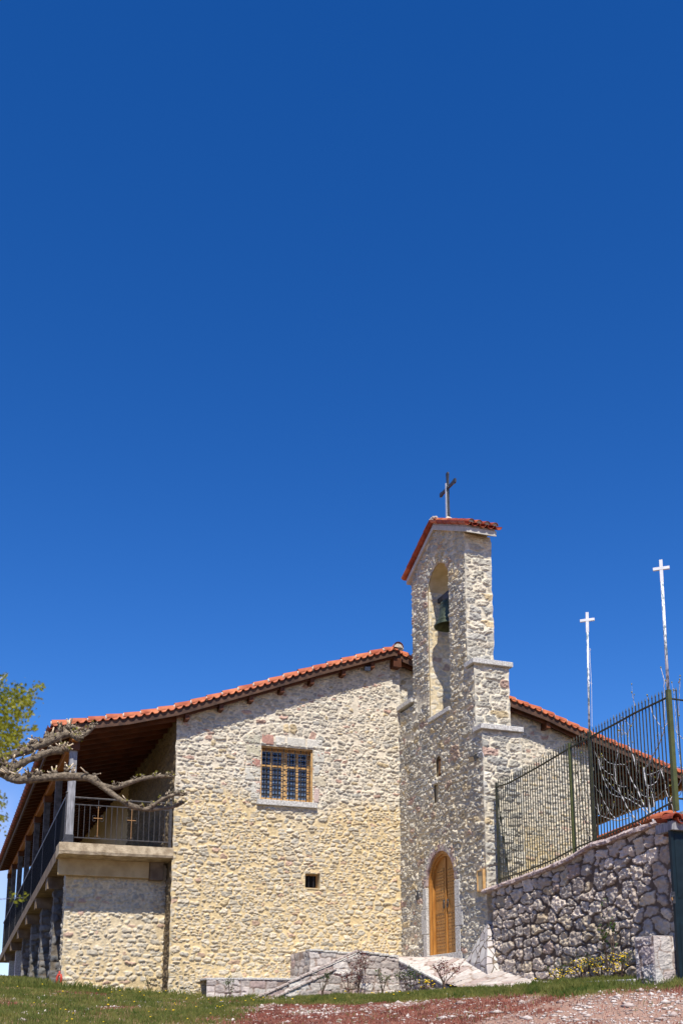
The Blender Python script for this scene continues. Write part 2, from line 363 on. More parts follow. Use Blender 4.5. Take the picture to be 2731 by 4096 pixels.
def rect(u0, u1, v0, v1): return lambda u, v: np.minimum(np.minimum(u - u0, u1 - u), np.minimum(v - v0, v1 - v))
def arch(uc, r, v0, vs_):      # opening: positive inside
    def f(u, v):
        top = r - np.hypot(u - uc, v - vs_); low = np.minimum(r - np.abs(u - uc), v - v0)
        return np.where(v > vs_, top, low)
    return f
def imin(*fs): return lambda u, v: np.minimum.reduce([f(u, v) for f in fs])
def imax(*fs): return lambda u, v: np.maximum.reduce([f(u, v) for f in fs])
def neg(f): return lambda u, v: -f(u, v)
def below(pts):                # under a polyline z(u), pts sorted by u
    xs = [p[0] for p in pts]; zs = [p[1] for p in pts]
    return lambda u, v: (np.interp(u, xs, zs) - v) * .95

# ------------------------------------------------------------------ terrain
CP = [(0, 0, -1.6), (-10, 0, -1.9), (12, 0, -1.2), (3.4, 9.4, -.76), (-2, 10, -.78), (7.2, 7.4, -.66), (5.8, 16, -.09), (1.6, 16.5, -.10), (8.3, 12.3, -.06), (-4, 17, -.1),
      (2.5, 25.2, .70), (2.5, 27.9, .83), (2.5, 31.4, 1.07), (2.5, 35.2, 1.24), (2.5, 39.5, 1.42), (0, 25, .72), (-4, 26, .8), (0, 35, 1.3), (-5, 38, 1.5), (4.9, 24.9, .50), (6.5, 23.5, .455), (8.1, 23.0, .47),
      (9.7, 23.2, .47), (9.7, 20.9, .52), (10.65, 17.8, .64), (10.65, 16.1, .63), (10.65, 14.7, .63), (10.3, 14.1, .58), (9.6, 16.4, .55), (9.6, 18.4, .55), (11, 13, .58), (14, 14, .6),
      (6, 20.5, .22), (3, 21, .30), (16, 25, .9), (12, 30, .9), (20, 30, .8), (8, 30, .8), (8, 45, 1.0), (25, 14, .3), (-15, 20, 0), (-15, 40, .6), (20, 45, .5), (4, 55, .6),
      (60, 0, -8), (60, 60, -8), (0, 90, -8), (-60, 60, -8), (-60, 0, -8), (0, -60, -8), (60, -60, -9), (-60, -60, -9)]
_c = np.array(CP, float)
def _U(r): return np.where(r > 0, r * r * np.log(np.maximum(r, 1e-9)), 0)
_A = _U(np.hypot(_c[:, None, 0] - _c[None, :, 0], _c[:, None, 1] - _c[None, :, 1])) + np.eye(len(_c)) * .2
_P = np.c_[np.ones(len(_c)), _c[:, :2]]
_K = np.block([[_A, _P], [_P.T, np.zeros((3, 3))]]); _w = np.linalg.solve(_K, np.r_[_c[:, 2], 0, 0, 0])
def G(x, y):
    x = np.asarray(x, float); y = np.asarray(y, float)
    r = np.hypot(x[..., None] - _c[:, 0], y[..., None] - _c[:, 1])
    return (_U(r) @ _w[:-3]) + _w[-3] + _w[-2] * x + _w[-1] * y
def gz(x, y): return float(G(np.array(x), np.array(y)))
def ghit(px_, py_):            # where the sight line of a photo pixel meets the ground
    r = FWD + RGT * (px_ - PX) / F + DWN * (py_ - PY) / F; r = r / np.hypot(r[0], r[1])
    prev = None
    for s in np.arange(8, 60, .1):
        d = r[2] * s - gz(r[0] * s, r[1] * s)
        if d < 0: return r * s
    return None
# gravel (reddish, stony) against grass
def gravel_w(x, y):
    s = x * _sy + y * _cy; t = x * _cy - y * _sy
    n = (vn(x * .9, y * .9, 5) - .5) * 1.6 + (vn(x * 3, y * 3, 6) - .5) * .7
    a = sst(-2.5, -1.3, t + n * .5)                      # right of the lawn
    edge = np.interp(t, [-3, -1.5, 1.0, 3.0, 6], [21.6, 22.2, 19.6, 17.2, 14.6])
    b = 1 - sst(-.35, .35, s - edge + n * .45)
    patch = sst(.62, .74, fbm(x * .55 + 3, y * 1.3, 8, 3)) * .8
    return np.clip(np.maximum(a * b, patch * (1 - a)), 0, 1)
def ground():
    xs = np.r_[np.arange(-300, -20, 12), np.arange(-20, -3, .8), np.arange(-3, 13, .07), np.arange(13, 30, .8), np.arange(30, 301, 12)]
    ys = np.r_[np.arange(-300, 0, 12), np.arange(0, 11, .5), np.arange(11, 30, .07), np.arange(30, 60, .6), np.arange(60, 301, 12)]
    x, y = np.meshgrid(xs, ys); r = np.hypot(x, y - 20)
    x2 = x; z = np.zeros(x.shape)
    for k in range(x.shape[0]): z[k] = G(np.clip(x[k], -60, 60), np.clip(y[k], -60, 90))
    z = np.where(r > 60, np.minimum(z, -6 - (r - 60) * .05), z)
    near = sst(45, 30, r)
    z = z + near * ((fbm(x * 1.4, y * 1.4, 3, 4) - .5) * .07 + (fbm(x * 7, y * 7, 4, 2) - .5) * .025)
    g = gravel_w(x, y)[..., None]
    n1 = fbm(x * 1.1, y * 1.1, 21, 4)[..., None]; n2 = fbm(x * 5, y * 5, 25, 3)[..., None]
    n1 = sst(.38, .58, n1); gr = np.array([.075, .095, .022]) * (1 - n1) + np.array([.22, .15, .08]) * n1
    gv = np.array([.16, .055, .036]) * (1 - n2) + np.array([.32, .18, .135]) * n2
    pale = sst(.50, .66, fbm(x * .8 + 9, y * .8, 31, 3) + .10 * sst(1, 4, x * _cy - y * _sy)[...])[..., None]
    gv = gv * (1 - pale * .75) + np.array([.36, .25, .20]) * pale * .75
    C = gr * (1 - g) + gv * g
    m, n = x.shape; idg = np.arange(m * n).reshape(m, n)
    q = np.stack([idg[:-1, :-1], idg[:-1, 1:], idg[1:, 1:], idg[1:, :-1]], -1).reshape(-1, 4)
    mm = mat('ground_soil', (.75, .75, .75), (1.2, 1.15, 1.1), 30, .95, bump=.02, bscale=30, attr=True, spec=.1)
    o = np_mesh('ground', np.stack([x, y, z], -1).reshape(-1, 3), q, [mm], C.reshape(-1, 3)); tag(o, 'sloping ground of grass and reddish stony earth below the church', kind='structure')
ground()

# ------------------------------------------------------------------ roof lines
YL, YR = 24.52, 24.70        # verge planes left and right of the ridge
TL = [tuple(at(x, y, 1, YL)[[0, 2]]) for x, y in ((212, 2874), (350, 2862), (522, 2843), (714, 2808), (1045, 2717), (1289, 2648), (1576, 2574))]
RID = (TL[-1][0] + .1, TL[-1][1] + .0)
TR = [RID] + [tuple(at(x, y, 1, YR)[[0, 2]]) for x, y in ((2029, 2773), (2177, 2830), (2351, 2912), (2560, 3000), (2731, 3074))]
TR.append((TR[-1][0] + .55, TR[-1][1] - .14))
YF = 50.0                    # far end of the building
def zl(x): return float(np.interp(x, [p[0] for p in TL] + [RID[0]], [p[1] for p in TL] + [RID[1]]))
def zr(x): return float(np.interp(x, [p[0] for p in TR], [p[1] for p in TR]))
YA, XA0, XA1 = 24.886, 4.885, 10.68     # gable wall plane and its corners
YA2, XA2 = 25.12, 16.62                 # set-back part right of the ridge
XT = 10.70                              # bell tower's door side

church = empty('church_building', (8, 26, .6), 'long rubble-stone church with orange tiled gable roof and timber porches', 'church')

# gable wall
WX0, WX1, WZ0, WZ1 = 6.985, 8.33, 5.25, 6.62
win = rect(WX0, WX1, WZ0, WZ1)
VX0, VX1, VZ0, VZ1 = 8.15, 8.53, 3.13, 3.49
vent = rect(VX0, VX1, VZ0, VZ1)
topA = below([(p[0], p[1] - .30) for p in TL] + [(RID[0], RID[1] - .30), (RID[0] + 1, RID[1] - .58)])
sdA = imin(rect(XA0, XA1, .2, 12), topA, neg(win), neg(vent))
panel('front_wall', (0, YA, 0), (1, 0, 0), (0, -1, 0), XA0, XA1, .2, 9.4, sdA, 'church', seed=3, res=.016, cw=.235, ch=.102, gap=.12, p=3.8, relief=.037, szv=1.05, cut=.64, miss=.03,
      corners=((XA0, 1, (-1, 0, 0)), (XA1, 2, (1, 0, 0))), parent=church, rough=.40,
      polar=[(7.66, 5.55, 1.42, 1.72, 26, 6.75)], shade=lambda u, v: sst(4.6, 5.9, v))
# side wall of the nave behind the porch (front metres carved, rest coarser) and the far parts
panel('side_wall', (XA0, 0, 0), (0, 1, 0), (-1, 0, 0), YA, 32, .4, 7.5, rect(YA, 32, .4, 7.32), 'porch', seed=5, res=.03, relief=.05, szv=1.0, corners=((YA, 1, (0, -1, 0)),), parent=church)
mb = MB(); mb.mat(M['plaster'])
mb.box((XA0 + .02, 32.0, .4), (XA0 + .3, YF - .3, 7.6)); mb.box((XA0 + .02, YF - .6, .4), (XA2, YF - .3, 7.4)); mb.box((XA2 - .3, YA2 + 1.5, .4), (XA2, YF - .6, 7.6))
mb.build('rear_wall', church)
# set-back gable part
topR = below([(p[0], p[1] - .30) for p in TR])
panel('recessed_wall', (0, YA2, 0), (1, 0, 0), (0, -1, 0), 10.4, XA2, .6, 9.4, imin(rect(10.4, XA2, .6, 12), topR), 'church', seed=9, res=.022, cw=.235, ch=.105, gap=.13, p=3.8, relief=.038, szv=1.0,
      corners=((XA2, 4, (1, 0, 0)),), parent=church, shade=lambda u, v: sst(3, 7, v))
mb = MB(); mb.mat(M['plaster']); mb.box((XA1 - .3, YA + .01, .6), (XA1 - .005, YA2 + .3, 9.15)); mb.build('corner_return', church); mb = MB(); mb.mat(M['plaster']); mb.box((XA2 - .3, YA2 + .01, .6), (XA2 - .005, YA2 + 1.5, 7.4)); mb.build('corner_return', church)
# wall B under the balcony
XB0 = 2.56; YB = 25.6
ftop = lambda u, v: sst(3.18 + .10 * 0, 3.30, v + .09 * (fbm(u * 3, u * 0, 3, 3) - .5) * 2)
panel('porch_base_wall', (0, YB, 0), (1, 0, 0), (0, -1, 0), XB0, XA0 + .01, .35, 3.62, rect(XB0, XA0 + .01, .35, 3.62), 'church', seed=14, res=.02, cw=.25, ch=.11, gap=.14, p=3.8, relief=.040, szv=1.0,
      corners=((XB0, 6, (-1, 0, 0)),), parent=church, flat=ftop)
panel('porch_base_wall', (XB0, 0, 0), (0, 1, 0), (-1, 0, 0), YB, YB + .55, .35, 3.62, rect(YB, YB + .55, .35, 3.62), 'church', seed=15, res=.025, cw=.26, ch=.13, relief=.045, corners=((YB, 6, (0, -1, 0)),), parent=church)
mb = MB(); mb.mat(M['plaster']); mb.box((XB0 + .02, YB + .04, .35), (XA0, YB + .54, 3.60)); mb.build('wall_core', church)

# balcony slab and porch floor (its outer edge falls slightly towards the back)
ZS = 3.93
def slabz(y): return ZS - .049 * (y - YA)
mb = MB(); mb.mat(M['concrete'])
n = 60; xs = np.linspace(2.27, XA0 - .01, n)
vs = []; fs = []
for i, x in enumerate(xs):
    w = .035 * (fbm(np.array(x * 5), np.array(1.), 4, 3) - .5) * (1.6 if x < 3.3 else .5)
    t = (x - 2.27) / (XA0 - 2.27)
    vs += [(x, 24.83, 3.66 + .03 * t + w), (x, 24.81, 3.74 + w * .5), (x, 24.82, ZS + w * .4), (x, 25.6, ZS), (x, 25.6, 3.64)]
for i in range(n - 1):
    for k in range(5):
        a = i * 5 + k; b = i * 5 + (k + 1) % 5; fs.append((a, b, b + 5, a + 5)) if False else fs.append((b, a, a + 5, b + 5))
fs += [(0, 1, 2, 3, 4), tuple((n - 1) * 5 + k for k in (4, 3, 2, 1, 0))]
mb.add(vs, fs)
ys = [25.6, 30, 35, 40, 45, YF]; mb.mat(M['concrete_dark'])  # side run in darker concrete, shade on its edge put into the colour
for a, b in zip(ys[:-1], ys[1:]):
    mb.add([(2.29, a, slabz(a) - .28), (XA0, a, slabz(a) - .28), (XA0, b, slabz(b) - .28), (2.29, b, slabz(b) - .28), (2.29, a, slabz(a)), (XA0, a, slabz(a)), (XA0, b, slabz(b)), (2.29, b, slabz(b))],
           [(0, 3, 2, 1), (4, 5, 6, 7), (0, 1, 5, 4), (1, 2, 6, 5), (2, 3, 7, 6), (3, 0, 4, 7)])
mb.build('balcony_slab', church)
mb = MB(); mb.mat(mat('cream_render', (.40, .29, .15), (.54, .41, .23), 4, .9, bump=.006, bscale=12)); mb.box((2.33, 25.42, 3.26), (XA0 - .45, 25.58, 3.66)); mb.mat(M['concrete_dark']); mb.box((XA0 - .44, 25.36, 3.22), (XA0 - .12, 25.58, 3.66)); mb.build('edge_beam', church, .015)
PIERY = [27.9, 31.3, 34.7, 38.4, 42.2, 46.0]
for k, y in enumerate(PIERY):
    zt = slabz(y) - .28
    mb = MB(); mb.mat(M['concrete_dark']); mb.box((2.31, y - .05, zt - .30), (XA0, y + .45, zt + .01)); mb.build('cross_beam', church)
    if k < 4:
        p0 = empty('pier', (2.55, y, gz(2.55, y) - .1)); p0.parent = church; p0.location = Vector(p0.location) - wloc(church)
        zb = gz(2.5, y) - .15
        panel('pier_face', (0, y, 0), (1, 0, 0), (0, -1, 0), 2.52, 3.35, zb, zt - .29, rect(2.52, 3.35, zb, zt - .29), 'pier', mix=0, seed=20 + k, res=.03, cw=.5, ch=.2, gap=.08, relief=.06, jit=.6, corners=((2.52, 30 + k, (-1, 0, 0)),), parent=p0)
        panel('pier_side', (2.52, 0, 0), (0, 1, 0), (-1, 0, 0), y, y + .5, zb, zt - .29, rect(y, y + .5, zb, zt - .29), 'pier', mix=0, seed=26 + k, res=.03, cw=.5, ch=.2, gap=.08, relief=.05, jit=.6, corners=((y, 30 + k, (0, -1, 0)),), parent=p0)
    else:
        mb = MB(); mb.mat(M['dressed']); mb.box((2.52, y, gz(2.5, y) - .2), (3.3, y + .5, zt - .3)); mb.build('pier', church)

# porch posts, plate, rafters
POSTY = [24.98, 28.2, 31.5, 35.0, 38.8, 42.6, 46.4, 49.6]
for k, y in enumerate(POSTY):
    mb = MB(); mb.mat(M['wood_grey'] if k == 0 else M['wood_grey_shaded'])
    s = .085
    mb.box((2.40, y - s, slabz(y) + (.10 if k == 0 else 0)), (2.40 + 2 * s, y + s, 6.12 if k == 0 else 6.14)); po = mb.build('porch_post', church, .008)
    mb = MB(); mb.mat(M['wood_red']); mb.box((2.38, y - .16, 6.10), (2.61, y + .16, 6.30)); mb.build('bracket', po, .01)
    if k == 0:
        mb = MB(); mb.mat(M['iron']); mb.box((2.385, y - .1, ZS), (2.585, y + .1, ZS + .2)); mb.build('post_shoe', po, .01)
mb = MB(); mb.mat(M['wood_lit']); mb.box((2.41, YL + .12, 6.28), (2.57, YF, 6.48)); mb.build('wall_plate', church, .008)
roof = empty('roof', (8, 30, 7)); roof.parent = church; roof.location = Vector(roof.location) - wloc(church)
# rafters of the left porch
nr = 44
for k in range(nr):
    y = YL + .42 + k * .56
    mb = MB(); mb.mat(M['wood_red'])
    a = (2.02, y, zl(2.05) - .33); b = (XA0 + .1, y, zl(XA0 + .1) - .33)
    mb.beam(a, b, .09, .15); mb.build('rafter', roof, 0)
# roof deck (boards) left and right
def deck(pts, y0, y1, drop, th, m, name, par):
    mb = MB(); mb.mat(m)
    for (x0, z0), (x1, z1) in zip(pts[:-1], pts[1:]):
        mb.add([(x0, y0, z0 - drop - th), (x1, y0, z1 - drop - th), (x1, y1, z1 - drop - th), (x0, y1, z0 - drop - th), (x0, y0, z0 - drop), (x1, y0, z1 - drop), (x1, y1, z1 - drop), (x0, y1, z0 - drop)],
               [(0, 3, 2, 1), (4, 5, 6, 7), (0, 1, 5, 4), (2, 3, 7, 6), (1, 2, 6, 5), (3, 0, 4, 7)])
    return mb.build(name, par)
deck(TL + [RID], YL + .05, YF + .3, .22, .035, M['wood_red'], 'roof_boards', roof)
deck(TR, YR + .05, YF + .3, .22, .035, M['wood_red'], 'roof_boards', roof)
# fascia boards on the verges
def strip(pts, y0, y1, d0, d1, m, name, par, bev=0):
    mb = MB(); mb.mat(m); n = len(pts)
    top = [(x, y0, z - d0) for x, z in pts]; bot = [(x, y0, z - d1) for x, z in pts]
    for i in range(n - 1):
        mb.prism([bot[i], bot[i + 1], top[i + 1], top[i]], (0, y1 - y0, 0))
    return mb.build(name, par, bev)
strip([(TL[0][0] + .08, TL[0][1])] + TL[1:] + [RID], YL + .03, YL + .075, .165, .32, M['wood_fascia'], 'fascia_board', roof)
strip(TR, YR + .03, YR + .075, .165, .33, M['wood_fascia'], 'fascia_board', roof)
strip([(x, z) for x, z in TL + [RID] if x > 4.5], YL + .16, YL + .23, .26, .36, M['wood_red'], 'verge_rafter', roof)
strip(TR, YR + .16, YR + .23, .26, .38, M['wood_red'], 'verge_rafter', roof)
# purlin ends
for x in [at(px_, 2750, 1, YL + .1)[0] for px_ in (754, 888, 1007, 1130, 1249, 1375, 1491)]:
    mb = MB(); mb.mat(M['wood_red']); z = zl(x) - .33; mb.box((x - .055, YL + .10, z - .15), (x + .055, YA + .05, z)); mb.build('purlin', roof, .006)
for x in (10.56,):
    mb = MB(); mb.mat(M['wood_red']); mb.box((x - .12, YL + .10, 8.98), (x + .10, YA2 + .05, 9.22)); mb.build('purlin', roof, .006)
for x in (12.4, 13.9, 15.1, 16.2, 17.6, 19.0):
    z = zr(x) - .33
    mb = MB(); mb.mat(M['wood_red']); mb.box((x - .06, YR + .10, z - .16), (x + .06, YA2 + .05 if x < XA2 else YF, z)); mb.build('purlin', roof, .006)
# right porch timber: rafters, outer beam, posts, braces
for k in range(24):
    y = YR + .45 + k * .6
    mb = MB(); mb.mat(M['wood_red']); mb.beam((XA2, y, zr(XA2) - .36), (TR[-1][0] - .05, y, TR[-1][1] - .36), .09, .16); mb.build('rafter', roof)
B0 = np.array((19.6, 24.9, 6.60)); B1 = np.array((19.6, 40.0, 5.55))
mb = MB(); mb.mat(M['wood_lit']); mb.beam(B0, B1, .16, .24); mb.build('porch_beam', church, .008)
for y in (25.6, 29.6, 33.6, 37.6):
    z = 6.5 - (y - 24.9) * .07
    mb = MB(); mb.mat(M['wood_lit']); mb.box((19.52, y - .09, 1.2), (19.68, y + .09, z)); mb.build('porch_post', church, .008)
for k in range(2):
    mb = MB(); mb.mat(M['wood_red']); y = 26.5 + k * 5; mb.beam((16.7, y, 6.2), (19.6, y, 6.3), .12, .2); mb.build('tie_beam', church)

# clay tiles: verge caps stepping along the slope with a scalloped under edge
def verge(pts, y, name, out=-1, step=.40, per=.195):
    X = np.array([p[0] for p in pts]); Z = np.array([p[1] for p in pts])
    s = np.r_[0, np.cumsum(np.hypot(np.diff(X), np.diff(Z)))]
    L = s[-1]; mb = MB(); mb.sm = True
    up = Z[-1] > Z[0]
    def P(t, off=0.):
        t = min(max(t, 0), L); return float(np.interp(t, s, X)), float(np.interp(t, s, Z))
    # cap tiles: half round, wider at the lower end
    n = int(L / step); step_ = L / n
    for k in range(n):
        t0, t1 = k * step_, (k + 1) * step_ + .05
        lo, hi = (t0, t1) if up else (t1, t0)
        if not up: t0 = k * step_ - .05; t1 = (k + 1) * step_; lo, hi = t1, t0
        (xa, za), (xb, zb) = P(lo), P(hi)
        jz = random.uniform(-.008, .008)
        mb.mat(M['tile']); vs = []; nn_ = 9
        for (x, z, r, dz) in ((xa, za, .098, .0), (xb, zb, .080, -.022)):
            for q in range(nn_):
                a = math.pi * q / (nn_ - 1) * 1.05 - .08
                vs.append((x, y + .085 - math.cos(a) * r * 1.05, z - .105 + dz + jz + math.sin(a) * r * 1.12))
        fs = [(q, q + 1, nn_ + q + 1, nn_ + q) for q in range(nn_ - 1)]
        if up: fs = [f[::-1] for f in fs]
        mb.add(vs, fs)
        # inner skin for thickness at the lower end
        vs2 = [(xa + (xb - xa) * .03, v[1], v[2]) for v in vs[:nn_]]; vs3 = [(v[0], y + .085 + (v[1] - y - .085) * .84, v[2] - .012) for v in vs2]
        mb.mat(M['tile']); mb.add(vs2 + vs3, [(q, q + 1, nn_ + q + 1, nn_ + q) for q in range(nn_ - 1)])
        # mortar lump at the joint
        mb.mat(M['tile_mortar'])
        if random.random() < .9: mb.blob((xa, y + .02, za - .10), .055, .5, .7, 1.3, .3)
    # wavy under edge
    mb.mat(M['tile']); m = int(L / .02); vs = []
    for k in range(m + 1):
        t = L * k / m; x, z = P(t); ph = (t / per) % 1.0
        w = .030 * math.cos(2 * math.pi * ph) + .010 * math.cos(4 * math.pi * ph)
        sag = .010 * math.sin(t * 2.1)
        vs += [(x, y - .012, z - .145 + w + sag), (x, y - .018, z - .158 + w + sag), (x, y + .12, z - .152 + w + sag), (x, y + .12, z - .08), (x, y + .0, z - .085)]
    fs = []
    for k in range(m):
        a = k * 5; b = a + 5
        for q in range(4): fs.append((a + q, a + q + 1, b + q + 1, b + q))
        fs.append((a + 4, a, b, b + 4))
    mb.add(vs, fs)
    return mb.build(name, roof)
verge([(TL[0][0] - .02, TL[0][1] - .015)] + TL[1:] + [RID], YL, 'verge_tiles')
verge(TR, YR, 'verge_tiles')
# roof surface of pan-and-cover tiles
def tilesheet(pts, y0, y1, name):
    X = np.array([p[0] for p in pts]); Z = np.array([p[1] for p in pts]); s = np.r_[0, np.cumsum(np.hypot(np.diff(X), np.diff(Z)))]; L = s[-1]
    t = np.arange(0, L, .13); ys_ = np.arange(y0, y1, .05)
    tt, yy = np.meshgrid(t, ys_); up = 1 if Z[-1] > Z[0] else -1
    x = np.interp(tt, s, X); z = np.interp(tt, s, Z); fr = (tt / .39) % 1.0
    z = z - .09 + .045 * np.abs(np.cos(math.pi * yy / .23)) ** .8 + .02 * (1 - fr if up > 0 else fr)
    m, n = x.shape; idg = np.arange(m * n).reshape(m, n); q = np.stack([idg[:-1, :-1], idg[:-1, 1:], idg[1:, 1:], idg[1:, :-1]], -1).reshape(-1, 4)
    return np_mesh(name, np.stack([x, yy, z], -1).reshape(-1, 3), q, [M['tile']], None, roof)
tilesheet(TL + [RID], YL + .15, YF + .3, 'roof_tiles'); tilesheet(TR, YR + .15, YF + .3, 'roof_tiles')
mb = MB(); mb.sm = True; mb.mat(M['tile'])
for k in range(60):
    y = YL - .06 + k * .42; r = .135
    vs = []
    for (yy, rr, dz) in ((y, r, .0), (y + .46, r * .86, -.02)):
        for q in range(11):
            a = math.pi * q / 10; vs.append((RID[0] - math.cos(a) * rr, yy, RID[1] - .09 + dz + math.sin(a) * rr))
    mb.add(vs, [(q, 11 + q, 12 + q, q + 1) for q in range(10)])
mb.mat(M['tile_mortar'])
mb.add([(RID[0] - math.cos(math.pi * q / 10) * .12, YL - .03, RID[1] - .10 + math.sin(math.pi * q / 10) * .12) for q in range(11)], [tuple(range(11))])
for k in range(22): mb.blob((RID[0] + random.uniform(-.14, .14), YL + .03, RID[1] - .10 + random.uniform(-.03, .03)), .045, 1, .6, 1, .35)
mb.build('ridge_tiles', roof)
# left eave: last tiles, gutter and brackets
ex, ez = TL[0]
mb = MB(); mb.sm = True; mb.mat(M['tile_dark'])
gp = []
for q in range(9):
    a = math.pi + math.pi * q / 8; gp.append((ex - .03 + math.cos(a) * .075, ez - .17 + math.sin(a) * .075))
vs = []
for y in (YL - .02, YF): vs += [(p[0], y, p[1]) for p in gp] + [(p[0] * .86 + (ex - .03) * .14, y, p[1] * .86 + (ez - .17) * .14) for p in gp[::-1]]
m = len(gp) * 2
mb.add(vs, [(k, (k + 1) % m, m + (k + 1) % m, m + k) for k in range(m)] + [tuple(range(m))]); mb.build('gutter', roof)
for k in range(48):
    y = YL + .3 + k * .52
    mb = MB(); mb.mat(M['iron']); pts_ = [(ex - .03 + math.cos(math.pi + math.pi * q / 6) * .088, y, ez - .17 + math.sin(math.pi + math.pi * q / 6) * .088) for q in range(7)]
    mb.tube(pts_ + [(ex + .06, y, ez - .10)], .008, 5); mb.build('gutter_bracket', roof)
mb = MB(); mb.mat(M['wood_fascia']); mb.box((ex + .055, YL + .08, ez - .36), (ex + .10, YF, ez - .17)); mb.build('eave_board', roof)

# ------------------------------------------------------------------ main window
wn = empty('window', ((WX0 + WX1) / 2, YA + .1, WZ0)); wn.parent = church; wn.location = Vector(wn.location) - wloc(church)
rd = .25; yb = YA + rd
mb = MB(); mb.mat(M['plaster'])      # masonry reveal
mb.box((WX0 - .02, YA + .01, WZ0 - .02), (WX0, yb + .2, WZ1 + .02)); mb.box((WX1, YA + .01, WZ0 - .02), (WX1 + .02, yb + .2, WZ1 + .02)); mb.box((WX0, YA + .01, WZ1), (WX1, yb + .2, WZ1 + .02))
mb.build('reveal', wn)
mb = MB(); mb.mat(M['winframe'])
ft = .035
mb.box((WX0, YA + .05, WZ0), (WX0 + ft, yb + .06, WZ1)); mb.box((WX1 - ft, YA + .05, WZ0), (WX1, yb + .06, WZ1)); mb.box((WX0 + ft, YA + .05, WZ1 - ft), (WX1 - ft, yb + .06, WZ1)); mb.box((WX0 + ft, yb - .02, WZ0), (WX1 - ft, yb + .06, WZ0 + ft + .03))
xm = (WX0 + WX1) / 2
mb.box((xm - .035, yb - .03, WZ0 + ft + .03), (xm + .035, yb + .05, WZ1 - ft)); mb.build('frame', wn, .006)
for a, b in ((WX0 + ft, xm - .035), (xm + .035, WX1 - ft)):
    mb = MB(); mb.mat(M['winframe']); z0 = WZ0 + ft + .03; z1 = WZ1 - ft; c = (a + b) / 2; zm = z0 + (z1 - z0) * .68; y0, y1 = yb - .012, yb + .03
    s = .042
    mb.box((a, y0, z0), (a + s, y1, z1)); mb.box((b - s, y0, z0), (b, y1, z1)); mb.box((a + s, y0, z0), (b - s, y1, z0 + s)); mb.box((a + s, y0, z1 - s), (b - s, y1, z1))
    mb.box((c - .03, y0, z0 + s), (c + .03, y1, z1 - s)); mb.box((a + s, y0 - .004, zm - .03), (b - s, y1 - .004, zm + .03))
    mb.build('sash', wn, .004)
    mb = MB(); mb.mat(M['black'])
    for (p0, p1) in ((a + s, c - .03), (c + .03, b - s)):
        w = (p1 - p0) / 3
        for q in (1, 2): mb.box((p0 + q * w - .008, yb + .0, z0 + s), (p0 + q * w + .008, yb + .02, z1 - s))
        zz = z0 + s + .10
        while zz < z1 - s - .03:
            mb.box((p0, yb - .003, zz - .009), (p1, yb + .018, zz + .009)); zz += .125
    mb.build('glazing_bar', wn)
mb = MB(); mb.mat(M['glass']); mb.box((WX0 + ft, yb + .022, WZ0 + ft), (WX1 - ft, yb + .028, WZ1 - ft)); mb.build('pane', wn)
mb = MB(); mb.mat(M['black']); mb.box((WX0, yb + .07, WZ0), (WX1, yb + .10, WZ1)); mb.build('backing', wn)
mb = MB(); mb.mat(M['iron_rail']); yg = YA + .075
for k in range(1, 9): x = WX0 + (WX1 - WX0) * k / 9; mb.tube([(x, yg, WZ0 + .0), (x, yg, WZ1)], .0105, 6)
for k in range(1, 10): z = WZ0 + (WZ1 - WZ0) * k / 10; mb.tube([(WX0, yg - .012, z), (WX1, yg - .012, z)], .009, 6)
mb.build('grille', wn)
mb = MB(); mb.mat(M['dressed']); mb.box((6.88, YA - .10, 5.115), (8.43, yb - .03, 5.247)); mb.build('sill', wn, .008)
# dressed surround blocks (slightly proud)
sur = [(6.56, 6.985, 6.63, 6.90, (.50, .49, .42)), (6.985, 7.32, 6.63, 6.93, (.46, .27, .235)), (7.33, 7.62, 6.63, 6.92, (.64, .63, .61)), (7.63, 8.15, 6.63, 6.91, (.60, .59, .57)), (8.16, 8.60, 6.63, 6.92, (.64, .63, .62)),
       (6.58, 6.975, 6.30, 6.62, (.55, .52, .42)), (6.74, 6.975, 6.05, 6.29, (.46, .25, .22)), (6.56, 6.975, 5.70, 6.04, (.58, .57, .54)), (6.72, 6.975, 5.255, 5.69, (.60, .59, .56)),
       (8.34, 8.66, 6.28, 6.62, (.60, .59, .56)), (8.34, 8.55, 5.98, 6.27, (.56, .56, .55)), (8.34, 8.68, 5.66, 5.97, (.58, .53, .44)), (8.34, 8.53, 5.255, 5.65, (.56, .45, .44))]
for (x0, x1, z0, z1, c) in sur:
    r = .02; U = np.arange(x0 + .008, x1 - .006, r); V_ = np.arange(z0 + .008, z1 - .006, r); u, v = np.meshgrid(U, V_)
    ed = np.minimum(np.minimum(u - U[0], U[-1] - u), np.minimum(v - V_[0], V_[-1] - v)); jx = (fbm(u * 6, v * 6, 91, 2) - .5) * .03 * sst(.05, 0, ed)
    c = tuple(k_ * w_ for k_, w_ in zip(c, (.95, .92, .84))); h = -.03 + .052 * sst(-.001, .022, ed) + (fbm(u * 25, v * 25, 90, 3) - .5) * .016
    m, n = u.shape; idg = np.arange(m * n).reshape(m, n); q = np.stack([idg[:-1, :-1], idg[:-1, 1:], idg[1:, 1:], idg[1:, :-1]], -1).reshape(-1, 4)
    bl = (.85 + .3 * fbm(u * 6, v * 6, 92, 3))[..., None]
    np_mesh('surround_stone', np.stack([u + jx, YA - h, v + jx], -1).reshape(-1, 3), q, [M['surround']], (np.array(c)[None, None, :] * bl).reshape(-1, 3), wn)
